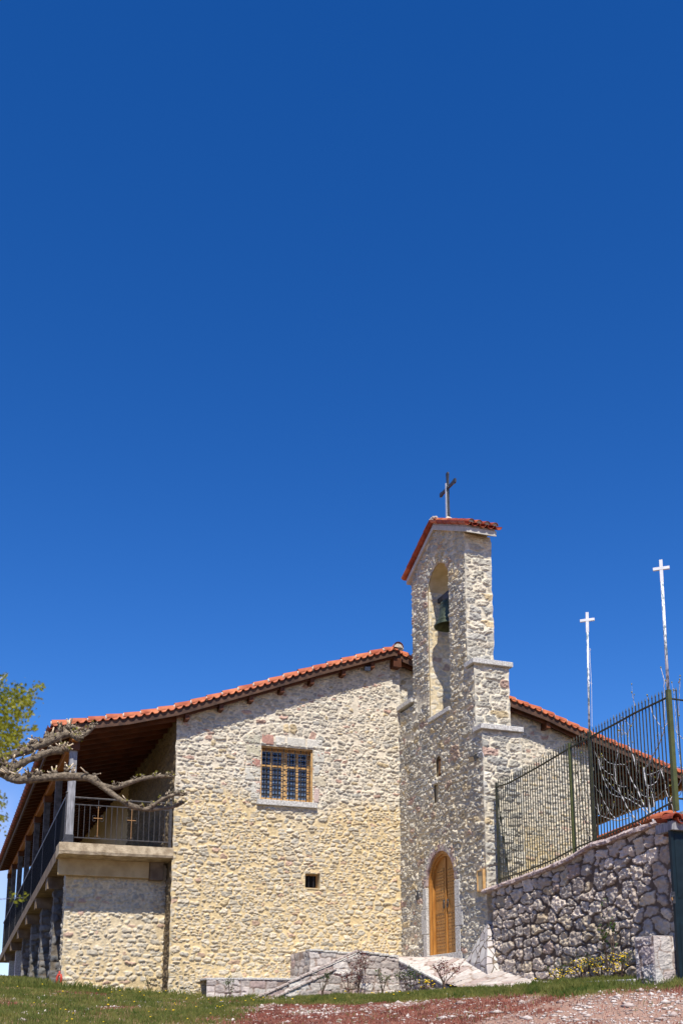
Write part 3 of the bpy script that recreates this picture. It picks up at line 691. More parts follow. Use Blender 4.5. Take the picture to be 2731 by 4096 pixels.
# small square window
vw = empty('small_window', (VX0, YA + .1, VZ0)); vw.parent = church; vw.location = Vector(vw.location) - wloc(church)
mb = MB(); mb.mat(M['plaster'])
mb.box((VX0 - .02, YA + .01, VZ0 - .02), (VX0, YA + .35, VZ1 + .02)); mb.box((VX1, YA + .01, VZ0 - .02), (VX1 + .02, YA + .35, VZ1 + .02)); mb.box((VX0, YA + .01, VZ1), (VX1, YA + .35, VZ1 + .02)); mb.box((VX0, YA - .02, VZ0 - .03), (VX1, YA + .35, VZ0)); mb.build('reveal', vw)
mb = MB(); mb.mat(M['winframe']); y = YA + .2
mb.box((VX0, y, VZ0), (VX0 + .03, y + .04, VZ1)); mb.box((VX1 - .03, y, VZ0), (VX1, y + .04, VZ1)); mb.box((VX0 + .03, y, VZ0), (VX1 - .03, y + .04, VZ0 + .035)); mb.box((VX0 + .03, y, VZ1 - .03), (VX1 - .03, y + .04, VZ1)); mb.build('frame', vw)
mb = MB(); mb.mat(M['black']); mb.box((VX0, y + .05, VZ0), (VX1, y + .07, VZ1)); mb.build('backing', vw)
mb = MB(); mb.mat(M['iron'])
for k in (1, 2): x = VX0 + (VX1 - VX0) * k / 3; mb.tube([(x, YA + .12, VZ0), (x, YA + .12, VZ1)], .007, 6)
mb.build('grille', vw)
# cable on the recessed wall and drainage stone oddities
mb = MB(); mb.mat(M['white_clean']); mb.tube([at(1583 + 2, 2745, 1, YA2 - .05), at(1598, 2765, 1, YA2 - .06), at(1612, 2785, 1, YA2 - .06), at(1626, 2797, 1, YA2 - .06)], .006, 5); mb.build('cable', church)

# ------------------------------------------------------------------ balcony railings
rl = empty('balcony_railing', (3.6, 24.95, ZS), 'dark wrought-iron balcony railing with two scrolled crosses above the concrete slab', 'railing')
RY = 24.93; zt = 5.00; zm1 = 4.84; zb = 4.07; xa, xb = 2.43, 4.80
mb = MB(); mb.mat(M['iron_rail']); mb.beam((xa, RY, zt), (xb, RY, zt), .05, .04); mb.build('handrail', rl, .01)
for z in (zm1, zb): mb = MB(); mb.mat(M['iron_rail']); mb.beam((xa, RY, z), (xb, RY, z), .02, .025); mb.build('rail', rl)
for x in (xa - .03, xb - .0):
    mb = MB(); mb.mat(M['iron_rail']); mb.box((x - .03, RY - .03, ZS), (x + .03, RY + .03, zt + .06)); mb.lathe((x, RY, zt + .06), [(0, 0), (.02, .0), (.036, .02), (.04, .045), (.03, .07), (.0, .08)], 12); mb.build('newel_post', rl)
nb = 19
cx_i = (5.5, 11.7)
for k in range(1, nb):
    x = xa + (xb - xa) * k / nb
    if any(abs(k - c) < .75 for c in cx_i): continue
    mb = MB(); mb.mat(M['iron_rail']); mb.tube([(x, RY, zb if k != 9 else ZS), (x, RY, zm1)], .0095, 6); mb.build('baluster', rl)
for c in cx_i:
    x = xa + (xb - xa) * c / nb
    mb = MB(); mb.mat(M['gold'])
    mb.tube([(x, RY, zb + .03), (x, RY, zm1 - .02)], .010, 6); mb.tube([(x - .10, RY, zb + .47), (x + .10, RY, zb + .47)], .010, 6)
    mb.mat(M['iron_rail'])
    mb.tube([(x, RY, zm1), (x, RY, zt)], .008, 6)
    def scroll(cx, cz, sx, sz, r=.035):
        pts_ = [(cx + sx * r * (1 - math.cos(a)) * (1 - a * .08), RY, cz + sz * r * math.sin(a) * (1 - a * .08)) for a in [q * .5 for q in range(10)]]
        mb.tube(pts_, .006, 5)
    for sx in (-1, 1):
        scroll(x, zb + .03, sx, 1); scroll(x, zm1 - .02, sx, -1)
        for sz in (-1, 1):
            pts_ = [(x + sx * (.09 + .035 * math.sin(a)), RY, zb + .47 + sz * (.035 * (1 - math.cos(a)))) for a in [q * .5 for q in range(10)]]
            mb.tube(pts_, .006, 5)
    mb.build('scroll_cross', rl)
sr = empty('porch_side_railing', (2.4, 30, 3.7), 'dark iron railing running back along the left edge of the porch floor', 'railing')
def rz(y): return 4.98 - .033 * (y - YA)
mb = MB(); mb.mat(M['iron_rail']); mb.beam((2.38, 24.95, rz(24.95)), (2.38, YF, rz(YF)), .05, .05); mb.build('handrail', sr)
mb = MB(); mb.mat(M['iron']); mb.beam((2.38, 24.95, slabz(24.95) + .12), (2.38, YF, slabz(YF) + .12), .02, .025); mb.build('rail', sr)
for k in range(0, 7):
    y = 27.0 + k * 3.6
    mb = MB(); mb.mat(M['iron_rail']); mb.box((2.355, y - .025, slabz(y) - .02), (2.405, y + .025, rz(y) + .05)); mb.build('newel_post', sr)
y = 25.05; k = 0; rest = MB(); rest.mat(M['panel'])
while y < YF - .2:
    b = MB() if k < 90 else rest
    b.mat(M['panel']); b.box((2.370, y - .016, slabz(y) + .03), (2.390, y + .016, rz(y) - .02))
    if k < 90: b.build('baluster', sr)
    y += .075; k += 1
o = rest.build('far_balusters', sr); o['kind'] = 'stuff'

# ------------------------------------------------------------------ bell tower
tw = empty('bell_tower', (11.1, 22.5, 1.2), 'tall rubble-stone bell gable with arched bell opening and stepped stone ledges', 'bell tower')
Y1, Y2, Y3 = 20.30, 20.60, 20.92; YT = 23.97
BC, BR, BZ0, BZS = 22.41, .595, 7.13, 10.35
DC, DR, DZ0, DZS = 22.555, .76, 1.44, 3.08
bell_open = arch(BC, BR, BZ0, BZS); door_open = arch(DC, DR, DZ0 - .5, DZS)
AP = (22.45, 12.0)
gab = below([(20.0, AP[1] - (AP[0] - 20.0) * .475), AP, (25.0, AP[1] - (25.0 - AP[0]) * .475)])
prof = imax(rect(Y1, YA, .5, 6.20), rect(Y2, YA, 5, 7.78), imin(rect(Y3, YT, 7, 12.5), gab))
slit1 = arch(22.56, .135, 5.62, 5.98); slit2 = rect(22.62, 22.84, 5.02, 5.46)
sdT = imin(prof, neg(bell_open), neg(door_open), neg(slit1), neg(slit2))
panel('door_side_wall', (XT, 0, 0), (0, 1, 0), (-1, 0, 0), Y1, YA, .5, 12.1, sdT, 'tower', seed=41, res=.016, cw=.33, ch=.15, gap=.085, relief=.050, mix=.22, szv=1.0, cut=.72, miss=.01, p=3.6,
      corners=((Y1, 51, (0, -1, 0)),), polar=[(DC, DZS, DR, DR + .30, 17, DZS), (BC, BZS, BR, BR + .32, 15, BZS), (22.56, 5.98, .135, .33, 7, 5.98)], parent=tw, rough=.5)
T3, T2, T1 = 11.34, 11.53, 11.60
for nm, y, x1, z0, z1, sdv in (('front_wall', Y1, T1, .5, 6.20, 61), ('front_wall', Y2, T2, 6.3, 7.80, 62), ('front_wall', Y3, T3, 7.9, 11.1, 63)):
    panel(nm, (0, y, 0), (1, 0, 0), (0, -1, 0), XT, x1, z0, z1, rect(XT, x1, z0, z1), 'tower', seed=sdv + 300, res=.016, cw=.40, ch=.17, gap=.09, p=4., relief=.045, szv=.9, cut=.75, miss=.0, jit=.8, mix=.15,
          corners=((XT, 51 if y == Y1 else sdv, (-1, 0, 0)), (x1, sdv + 5, (1, 0, 0))), parent=tw, rough=.5, shade=lambda u, v: u * 0 + .9)
# core with true openings: built of prisms around the arches
def prof_wall(x0, x1, m, name):
    mb = MB(); mb.mat(m); d = (x1 - x0, 0, 0)
    mb.box((x0, Y1 + .06, .5), (x1, DC - DR, 6.2)); mb.box((x0, DC + DR, .5), (x1, YA, 6.2)); mb.box((x0, DC - DR, DZS + DR + .01), (x1, DC + DR, 5.0))
    mb.box((x0 + .3, DC - DR, 5.0), (x1, DC + DR, 6.2))
    mb.box((x0, Y2 + .06, 6.2), (x1, YA, BZ0 - .08)); 
    mb.box((x0, Y2 + .06, BZ0 - .08), (x1, BC - BR, 7.78)); mb.box((x0, BC + BR, BZ0 - .08), (x1, YA, 7.78))
    mb.box((x0, Y3 + .06, 7.78), (x1, BC - BR, BZS)); mb.box((x0, BC + BR, 7.78), (x1, YT - .05, BZS))
    for c, r, zs in ((DC, DR, DZS), (BC, BR, BZS)):
        top = zs + r + .012; N = 20
        for k in range(N):
            a0, a1 = math.pi * k / N, math.pi * (k + 1) / N
            ya, za, yb_, zb_ = c + r * math.cos(a0), zs + r * math.sin(a0), c + r * math.cos(a1), zs + r * math.sin(a1)
            mb.prism([(x0, ya, za), (x0, ya, top), (x0, yb_, top), (x0, yb_, zb_)], d)
    mb.prism([(x0, BC + BR, BZS), (x0, YT - .05, BZS), (x0, YT - .05, 11.05), (x0, BC + BR, 11.05)], d)
    mb.prism([(x0, BC - BR, BZS), (x0, Y3 + .06, BZS), (x0, Y3 + .06, 11.05), (x0, BC - BR, 11.05)], d)
    mb.prism([(x0, Y3 + .06, 11.05), (x0, YT - .05, 11.05), (x0, YT - .05, 11.2), (x0, AP[0], AP[1] - .05), (x0, Y3 + .06, 11.2)], d)
    return mb.build(name, tw)
prof_wall(XT + .015, T3 - .01, M['plaster'], 'core')
mb = MB(); mb.mat(M['plaster']); mb.box((T3 - .01, Y2 + .06, 6.3), (T2, YA, 7.75)); mb.box((T3 - .01, Y1 + .06, .5), (T1, DC - DR - .2, 6.2)); mb.box((T3 - .01, DC + DR + .2, .5), (T1, YA, 6.2)); mb.box((T3 - .01, DC - DR - .2, 4.0), (T1, DC + DR + .2, 6.2)); mb.build('buttress_core', tw)
panel('opening_jamb', (0, BC + BR - .01, 0), (1, 0, 0), (0, -1, 0), XT + .02, T3, BZ0, BZS + .1, rect(XT + .02, T3, BZ0, BZS + .1), 'tower', seed=71, res=.02, cw=.26, ch=.16, gap=.12, relief=.02, parent=tw, rough=.3, shade=lambda u, v: u * 0)
# ledges
def ledge(lo, hi, name='ledge'):
    mb = MB(); mb.mat(M['dressed']); mb.box(lo, hi); return mb.build(name, tw, .01)
ledge((XT - .085, Y2 - .10, 7.80), (T2 + .10, Y3 + .02, 7.915))
ledge((XT - .085, Y1 - .10, 6.20), (T1 + .07, Y2 + .02, 6.315))
ledge((XT - .085, 23.95, 7.85), (T2, 25.02, 7.965))
ledge((XT - .07, BC - BR + .01, BZ0 - .09), (T3 - .02, BC + BR - .01, BZ0 + .02))
ledge((XT - .05, 22.60, 5.47), (XT + .25, 22.86, 5.545))
mb = MB(); mb.mat(M['plaster']); mb.box((XT + .05, 22.3, 5.5), (XT + .20, 22.80, 6.18)); mb.box((XT + .045, 22.5, 4.9), (XT + .20, 22.96, 5.47)); mb.build('niche_back', tw)
# painted icon in the upper niche: plain generic figure shape
mb = MB(); mb.mat(M['wood_red']); mb.box((XT + .035, 22.46, 5.64), (XT + .045, 22.66, 6.06)); mb.mat(M['gold']); mb.box((XT + .028, 22.50, 5.70), (XT + .034, 22.62, 6.0)); mb.build('niche_panel', tw)
# tower roof
tr = empty('roof', (11.0, 22.45, 11.1)); tr.parent = tw; tr.location = Vector(tr.location) - wloc(tw)
x0, x1 = XT - .09, T3 + .05; sl = .475; ap = 12.0
yn, yf = 20.64, 24.12
zn = ap - (AP[0] - yn) * sl; zf = ap - (yf - AP[0]) * sl
mb = MB(); mb.mat(M['whitecem']); th = .13
mb.prism([(x0, yn, zn - th), (x0, AP[0], ap - th), (x0, AP[0], ap), (x0, yn, zn)][::1], (x1 - x0, 0, 0)); mb.prism([(x0, AP[0], ap - th), (x0, yf, zf - th), (x0, yf, zf), (x0, AP[0], ap)], (x1 - x0, 0, 0)); mb.build('cornice', tr, .006)
mb = MB(); mb.mat(M['tile_mortar']); mb.prism([(x0 + .02, yn + .03, zn + .002), (x0 + .02, AP[0], ap + .002), (x0 + .02, AP[0], ap + .06), (x0 + .02, yn + .03, zn + .06)], (x1 - x0 - .04, 0, 0)); mb.prism([(x0 + .02, AP[0], ap + .002), (x0 + .02, yf - .03, zf + .002), (x0 + .02, yf - .03, zf + .06), (x0 + .02, AP[0], ap + .06)], (x1 - x0 - .04, 0, 0)); mb.build('mortar_bed', tr)
def barrel(mb, a, b, r, up=1, mort=True):
    a = Vector(a); b = Vector(b); n = 9; vs = []
    nrm = Vector((0, -(b - a).z, (b - a).y)).normalized(); nrm = nrm if nrm.z > 0 else -nrm
    for p, rr in ((a, r), (b, r * .85)):
        for q in range(n):
            t = math.pi * q / (n - 1); vs.append(p + Vector((math.cos(t) * rr, 0, 0)) + nrm * (math.sin(t) * rr * up))
    for p, rr in ((a, r * .86), (b, r * .7)):
        for q in range(n):
            t = math.pi * q / (n - 1); vs.append(p + Vector((math.cos(t) * rr, 0, 0)) + nrm * (math.sin(t) * rr * up))
    fs = [(q, q + 1, n + q + 1, n + q) for q in range(n - 1)] + [(2 * n + q + 1, 2 * n + q, 3 * n + q, 3 * n + q + 1) for q in range(n - 1)] + [(q + 1, q, 2 * n + q, 2 * n + q + 1) for q in range(n - 1)]
    mb.mat(M['tile_dark'] if random.random() < .5 else M['tile']); mb.sm = False; mb.add(vs, fs)
    if mort and up > 0:      # mortar plug filling the open end
        mb.mat(M['tile_mortar']); d = (b - a).normalized() * .03
        ring = [a + d + Vector((math.cos(math.pi * q / 8) * r * .84, 0, 0)) + nrm * (math.sin(math.pi * q / 8) * r * .80) for q in range(9)]
        mb.add(ring, [tuple(range(9))[::-1]])
mb = MB(); Wd = x1 - x0 + .06
for side in (0, 1):
    ye, ze = (yn - .10, zn - .045) if side == 0 else (yf + .10, zf - .045)
    for i in range(4):
        x = x0 - .02 + .105 + i * (Wd - .02) / 4
        for k in range(5):
            f0, f1 = k / 5, (k + 1.25) / 5
            p = lambda f: (x, ye + (AP[0] - ye) * f, ze + (ap - ze) * f + .125)
            barrel(mb, p(f0), p(min(f1, 1)), .080, 1)
    for i in range(5):
        x = x0 - .02 + i * (Wd - .02) / 4
        for k in range(5):
            f0, f1 = k / 5, (k + 1.2) / 5
            p = lambda f: (x, ye + (AP[0] - ye) * f, ze + (ap - ze) * f + .125)
            barrel(mb, p(f0), p(min(f1, 1)), .085, -1, False)
mb.build('roof_tiles', tr)
mb = MB(); mb.mat(M['tile_dark']); mb.sm = True
for k in range(3):
    xx = x0 - .04 + k * .32; vs = []
    for (x, r) in ((xx, .115), (xx + .36, .10)):
        for q in range(9): a = math.pi * q / 8; vs.append((x, AP[0] - math.cos(a) * r, ap + .09 + math.sin(a) * r))
    mb.add(vs, [(q, q + 1, 10 + q, 9 + q) for q in range(8)])
mb.mat(M['tile_mortar']); mb.sm = False
for k in range(16): mb.blob((x0 + .02 + random.random() * .9, AP[0] + random.uniform(-.13, .13), ap + .11 + random.uniform(0, .05)), .06, 1.3, 1, .7, .3)
for k in range(9): mb.blob((x0 - .03, AP[0] + random.uniform(-.09, .09), ap + .06 + random.uniform(0, .12)), .05, .5, 1, 1, .3)
mb.lathe((11.0, 22.35, ap + .12), [(.13, 0), (.10, .06), (.05, .10), (.03, .13)], 12)
mb.build('ridge_tiles', tr)
# cross on the ridge
cr = empty('cross', (11.0, 22.35, ap + .2)); cr.parent = tw; cr.location = Vector(cr.location) - wloc(tw)
cx, cy, cz0, cz1, ca = 11.0, 22.35, 12.16, 13.44, 13.02
mb = MB(); mb.mat(M['iron'])
def flare(p0, p1, w0, w1, ax):
    # bar from p0 to p1 along axis (1 = y, 2 = z), flaring from w0 to w1 at p1
    n = 8; vs = []
    for k in range(n + 1):
        f = k / n; w = w0 + (w1 - w0) * max(0, (f - .55) / .45) ** 1.5 if f < .93 else w1 * (1 - (f - .93) * 5)
        p = np.array(p0) + (np.array(p1) - np.array(p0)) * f; w /= 2; t = .022
        o_ = np.array((0, 0, w)) if ax == 1 else np.array((0, w, 0))
        vs += [p - o_ - (t, 0, 0), p + o_ - (t, 0, 0), p + o_ + (t, 0, 0), p - o_ + (t, 0, 0)]
    fs = []
    for k in range(n):
        a = k * 4
        for q in range(4): fs.append((a + q, a + (q + 1) % 4, a + 4 + (q + 1) % 4, a + 4 + q))
    fs += [(0, 3, 2, 1), (n * 4, n * 4 + 1, n * 4 + 2, n * 4 + 3)]
    mb.add(vs, fs)
flare((cx, cy, ca), (cx, cy, cz1), .075, .13, 2); flare((cx, cy, ca), (cx, cy - .44, ca), .075, .15, 1); flare((cx, cy, ca), (cx, cy + .44, ca), .075, .15, 1)
flare((cx, cy, ca), (cx, cy, cz0), .075, .13, 2)
mb.blob((cx, cy, ca), .085, .5, 1, 1, .05)
mb.build('iron_cross', cr)
mb = MB(); mb.mat(M['steel']); mb.box((cx - .045, cy + .02, cz0), (cx - .005, cy + .065, cz0 + 1.0)); mb.build('steel_upright', cr)

# door
dr = empty('door', (XT + .2, DC, DZ0)); dr.parent = tw; dr.location = Vector(dr.location) - wloc(tw)
def ring_arch(mb, xa, xb, c, zs, r0, r1, z0, N=26):
    pts = [(c + r0, z0), (c + r1, z0)]
    o_ = [(c + r1 * math.cos(math.pi * k / N), zs + r1 * math.sin(math.pi * k / N)) for k in range(N + 1)]; i_ = [(c + r0 * math.cos(math.pi * k / N), zs + r0 * math.sin(math.pi * k / N)) for k in range(N + 1)]
    o_ = [(c + r1, z0)] + o_ + [(c - r1, z0)]; i_ = [(c + r0, z0)] + i_ + [(c - r0, z0)]
    d = (xb - xa, 0, 0)
    for k in range(len(o_) - 1):
        mb.prism([(xa, *i_[k]), (xa, *o_[k]), (xa, *o_[k + 1]), (xa, *i_[k + 1])], d)
mb = MB(); mb.mat(M['door']); XR = XT + .02; XD = XT + .13
ring_arch(mb, XR, XD + .08, DC, DZS, DR - .075, DR - .003, DZ0); ring_arch(mb, XR + .05, XD + .08, DC, DZS, DR - .12, DR - .075, DZ0); mb.build('frame', dr, .004)
Ri = DR - .12
def leaf(side):
    l = MB(); l.mat(M['door'])
    N = 16; a0 = math.pi / 2
    out_ = [(DC + side * .012, DZ0 + .02)]
    arc = [(DC + side * Ri * math.sin(math.pi / 2 * k / N), DZS + Ri * math.cos(math.pi / 2 * k / N)) for k in range(N + 1)]; arc[0] = (DC + side * .012, DZS + Ri * .999)
    ring = [(XD, y, z) for y, z in [(DC + side * .012, DZ0 + .02)] + arc + [(DC + side * Ri, DZ0 + .02)]]
    l.prism(ring if side > 0 else ring[::-1], (.05, 0, 0)) 
    lf = l.build('leaf', dr)
    # boards with studs: grooves as thin raised panels between rails
    p = MB(); p.mat(M['door'])
    z = DZ0 + .15; zz = []
    w0, w1 = DC + side * .10, DC + side * (Ri - .09)
    def zmax(y): return DZS + math.sqrt(max(0, (Ri - .05) ** 2 - (y - DC) ** 2))
    while z < DZS + .35:
        if not (2.40 < z < 2.62):
            h = .115; ya, yb_ = sorted((w0, w1)); lim = min(zmax(ya), zmax(yb_))
            if z + h < DZS + .05 or True:
                w1_ = w1
                if z + h > DZS: w1_ = DC + side * min(Ri - .09, math.sqrt(max(0.01, (Ri - .06) ** 2 - (z + h - DZS) ** 2)))
                ya, yb_ = sorted((w0, w1_))
                p.box((XD - .014, ya, z), (XD + .001, yb_, z + h)); zz.append((z + h / 2, ya, yb_))
        z += .145
    p.box((XD - .004, min(w0, w1) - .0, DZ0 + .05), (XD + .002, max(w0, w1), DZS)); p.box((XD - .022, min(w0, w1), 2.42), (XD + .001, max(w0, w1), 2.50))
    p.mat(M['iron']); st = p
    for (z, ya, yb_) in zz:
        nst = 4 if yb_ - ya > .3 else 2
        for q in range(nst):
            y = ya + (yb_ - ya) * (q + .5) / nst
            st.lathe((0, 0, 0), [(0, 0)], 3) if False else st.blob((XD - .018, y, z), .014, .7, 1, 1, 0)
    p.build('boards', lf)
    hn = MB(); hn.mat(M['iron']); y = DC + side * .10; z = 2.60
    hn.tube([(XD - .03, y + .04 * math.cos(a), z + .085 * math.sin(a)) for a in [q * math.pi / 8 for q in range(17)]], .009, 6); hn.blob((XD - .02, y, z + .09), .028, 1, 1, 1, 0); hn.build('ring_handle', lf)
leaf(1); leaf(-1)
mb = MB(); mb.mat(M['door']); mb.box((XD - .03, DC - .03, DZ0 + .02), (XD - .001, DC + .03, DZS + Ri - .02)); mb.build('cover_strip', dr, .006)
mb = MB(); mb.mat(M['black']); mb.box((XD + .10, DC - DR, DZ0 - .3), (XD + .12, DC + DR, DZS + DR)); mb.build('backing', dr)
# dressed jambs and inner arch of the doorway
for sgn, blocks in ((1, [(1.22, 1.95, .20), (1.955, 2.55, .30), (2.555, 3.05, .20)]), (-1, [(1.25, 2.02, .24), (2.025, 2.45, .38), (2.455, 3.06, .25)])):
    for (z0, z1, w) in blocks:
        mb = MB(); mb.mat(M['dressed']); ya, yb_ = sorted((DC + sgn * (DR - .002), DC + sgn * (DR + w))); mb.box((XT - .045, ya, z0), (XT + .16, yb_, z1)); mb.build('jamb_stone', tw, .015)
mb = MB(); mb.mat(M['tile_dark']); M['vous'] = mat('pink_voussoir', (.34, .22, .20), (.50, .43, .40), 5, .9, bump=.006, bscale=40)
for k in range(13):
    a0, a1 = math.pi * (k + .04) / 13, math.pi * (k + .96) / 13
    mb = MB(); mb.mat(M['vous']); r0, r1 = DR - .004, DR + .16; pts = []
    for a, r in ((a0, r0), ((a0 + a1) / 2, r0), (a1, r0), (a1, r1), ((a0 + a1) / 2, r1), (a0, r1)): pts.append((XT - .035, DC + r * math.cos(a), DZS + r * math.sin(a)))
    mb.prism(pts, (.16, 0, 0)); mb.build('voussoir', tw, .008)
# threshold
mb = MB(); mb.mat(M['dressed']); mb.box((XT - .05, DC - DR - .3, 1.15), (XD + .05, DC + DR, DZ0 + .012)); mb.build('threshold', tw, .01)

# bell
bl = empty('bell', (11.02, BC + .05, 9.4), 'greenish bronze church bell on a dark iron yoke in the arched opening', 'bell')
bc = (11.02, BC + .05, 9.38)
mb = MB(); mb.mat(M['bronze']); mb.sm = True
mb.lathe(bc, [(.385, 0), (.39, .02), (.345, .09), (.30, .17), (.265, .28), (.245, .42), (.232, .54), (.215, .62), (.16, .68), (.0, .70)], 36)
mb.lathe(bc, [(.385, 0), (.35, .01), (.30, .10), (.25, .2), (.22, .4), (.20, .58), (0, .64)], 36)
for z, r in ((.12, .333), (.45, .244), (.56, .232)): mb.lathe((bc[0], bc[1], bc[2] + z), [(r - .01, -.012), (r + .008, 0), (r - .01, .012)], 36)
mb.build('bell_body', bl)
mb = MB(); mb.mat(M['iron']); mb.box((bc[0] - .10, bc[1] - .16, bc[2] + .66), (bc[0] + .10, bc[1] + .16, bc[2] + .86)); mb.box((bc[0] - .06, BC - BR + .0, bc[2] + .80), (bc[0] + .06, BC + BR - .01, bc[2] + .92)); mb.build('yoke', bl, .01)
mb = MB(); mb.mat(M['iron']); mb.tube([(bc[0], bc[1], bc[2] + .62), (bc[0], bc[1], bc[2] + .1)], .014, 6); mb.blob((bc[0], bc[1], bc[2] + .06), .06, 1, 1, 1, 0); mb.build('clapper', bl)

# floodlights, notice board, intercom plate
def flood(c, d, label, lens='white_clean'):
    o = empty('floodlight', c, label, 'floodlight', 'small floodlights fixed to the church')
    c = Vector(c); d = Vector(d).normalized()
    mb = MB(); mb.mat(M['iron']); mb.box((c.x - .03, c.y - .03, c.z - .05), (c.x + .03, c.y + .03, c.z + .05)); mb.tube([c, c + d * .10], .014, 6); mb.build('bracket', o)
    mb = MB(); mb.mat(M['iron']); h = c + d * .16; mb.beam(h - Vector((0, 0, .0)) - d * .04, h + d * .03, .17, .13, up=(0, 0, 1)); mb.build('housing', o, .008)
    mb = MB(); mb.mat(M[lens]); mb.beam(h + d * .03, h + d * .036, .14, .10, up=(0, 0, 1)); mb.build('lens', o)
    return o
fl = flood(tuple(at(1905, 3025, 0, XT - .03)), (-.8, -.25, -.45), 'black floodlight with glass front on the corner of the bell tower', 'plaster')
mb = MB(); mb.mat(M['white_clean']); p = at(1912, 3012, 1, Y1 - .03); mb.tube([p, p + (.05, -.02, .03), p + (.10, -.01, -.0), p + (.12, .0, -.08)], .009, 6); mb.build('cable', fl)
f2 = flood(tuple(at(1466, 2668, 1, YA - .06)), (-.2, -.8, -.5), 'small black floodlight under the roof verge near the ridge', 'glass')
mb = MB(); mb.mat(M['white_clean']); p = at(1455, 2662, 1, YA - .07); mb.tube([p, p + (-.03, 0, .03), p + (.03, 0, .06), p + (.10, 0, .02)], .006, 5); mb.build('cable', f2)
nb_ = empty('notice_board', (XT - .05, 20.43, 2.68), 'wooden framed notice board on the tower near the retaining wall', 'notice board')
mb = MB(); mb.mat(M['winframe']); y0, y1, z0, z1 = 20.31, 20.60, 2.66, 3.12; t = .025
mb.box((XT - .09, y0, z0), (XT - .03, y0 + t, z1)); mb.box((XT - .09, y1 - t, z0), (XT - .03, y1, z1)); mb.box((XT - .09, y0 + t, z0), (XT - .03, y1 - t, z0 + t)); mb.box((XT - .09, y0 + t, z1 - t), (XT - .03, y1 - t, z1)); mb.build('frame', nb_)
mb = MB(); mb.mat(M['plaster']); mb.box((XT - .07, y0 + t, z0 + t), (XT - .05, y1 - t, z1 - t)); mb.build('sheet', nb_)
mb = MB(); mb.mat(M['iron']); mb.box((XT - .085, 23.76, 2.82), (XT - .045, 23.84, 3.03)); mb.mat(M['steel']); mb.box((XT - .088, 23.775, 2.93), (XT - .084, 23.825, 3.0)); thing_mesh(mb.build('intercom', None), 'small dark intercom plate on the stone left of the arched door', 'intercom')

# ------------------------------------------------------------------ terrace, ramp, planters
def zramp(y): return float(np.interp(y, [16.6, 18.4, 20.0, 21.4, 22.2, 25], [.60, .70, 1.02, 1.27, 1.31, 1.33]))
def ramp():
    r = .03; Y = np.arange(16.3, 24.87, r)
    T = np.arange(0, 1.0001, .03)
    y, t = np.meshgrid(Y, T)
    xl = np.interp(y, [16.3, 18.5, 20.3, 20.9, 24.9], [10.1, 9.6, 9.70, 9.86, 9.86]); xr = 10.66
    x = xl + (xr - xl) * t; z0_ = np.interp(y, [16.6, 18.4, 19.8, 21.2, 22.5, 25], [.58, .72, .98, 1.26, 1.39, 1.45]); z1_ = np.interp(y, [16.6, 18.4, 19.5, 20.85, 23.5, 25], [.55, .57, .60, .76, 1.43, 1.45]); z = z1_ + (z0_ - z1_) * t
    st, I, J, DX, DY = rubble(x, y, 301, .34, .34, .045, 2., 0, 1.3, .9, .5)
    z = z + st * .02 + (fbm(x * 6, y * 6, 302, 3) - .5) * .015
    z = z - sst(.04, 0, np.minimum(t, 1) * (xr - xl)) * .0
    c = np.array([(.47, .42, .385), (.56, .51, .47), (.41, .33, .30), (.52, .475, .44)])[(H(I, J, 5) * 3.99).astype(int)] * (.9 + .2 * fbm(x * 5, y * 5, 6, 3))[..., None]
    c = c * st[..., None] + np.array([.27, .20, .16]) * (1 - st[..., None])
    m, n = x.shape; idg = np.arange(m * n).reshape(m, n); q = np.stack([idg[:-1, :-1], idg[1:, :-1], idg[1:, 1:], idg[:-1, 1:]], -1).reshape(-1, 4)[:, ::-1]
    o = np_mesh('path', np.stack([x, y, z], -1).reshape(-1, 3), q, [M['rubble']], c.reshape(-1, 3)); tag(o, 'pale crazy-paved ramp climbing to the arched door', kind='structure')
ramp()
mb = MB(); mb.mat(M['plaster']); YN = 23.40
# terrace: upper wall (front + return + descending side)
te = empty('terrace_wall', (8.8, YN, .5), 'pale squared-stone terrace wall beside the ramp below the gable', 'stone wall')
TX0, TX1 = 7.80, 9.80
ttop = below([(TX0 - .1, 1.53), (TX1 + .1, 1.40)])
panel('front_face', (0, YN, 0), (1, 0, 0), (0, -1, 0), TX0, TX1, .2, 1.6, imin(rect(TX0, TX1, .2, 2), ttop), 'ashlar', mix=0, seed=81, res=.018, cw=.36, ch=.17, gap=.055, p=5, jit=.42, szv=.35, cut=.8, relief=.022, corners=((TX0, 82, (-1, 0, 0)), (TX1, 83, (-.2, 0, 0))), parent=te)
panel('return_face', (TX0, 0, 0), (0, 1, 0), (-1, 0, 0), YN, YA, .2, 1.55, rect(YN, YA, .2, 1.53), 'ashlar', mix=0, seed=84, res=.025, cw=.36, ch=.17, gap=.055, p=5, jit=.4, szv=.35, cut=.8, relief=.03, corners=((YN, 82, (0, -1, 0)),), parent=te)
stop_ = below([(20.3, .62), (20.85, .78), (YN, 1.42), (24, 1.42)])
panel('ramp_side_face', (TX1, 0, 0), (0, 1, 0), (-1, 0, 0), 20.3, YN, .2, 1.45, imin(rect(20.3, YN, .2, 2), stop_), 'ashlar', mix=0, seed=85, res=.018, cw=.26, ch=.11, gap=.09, p=3, jit=.8, szv=.6, cut=.75, relief=.035, corners=((YN, 83, (0, -.2, 0)),), parent=te)
mb = MB(); mb.mat(M['whitecem'])
mb.prism([(TX0 + .01, YN + .01, 1.50), (TX1 + .16, YN + .01, 1.375), (TX1 + .16, YN + .01, .3), (TX0 + .01, YN + .01, .3)][::-1], (0, YA - YN - .02, 0)); mb.build('terrace_fill', te)
mb = MB(); mb.mat(M['dressed'])
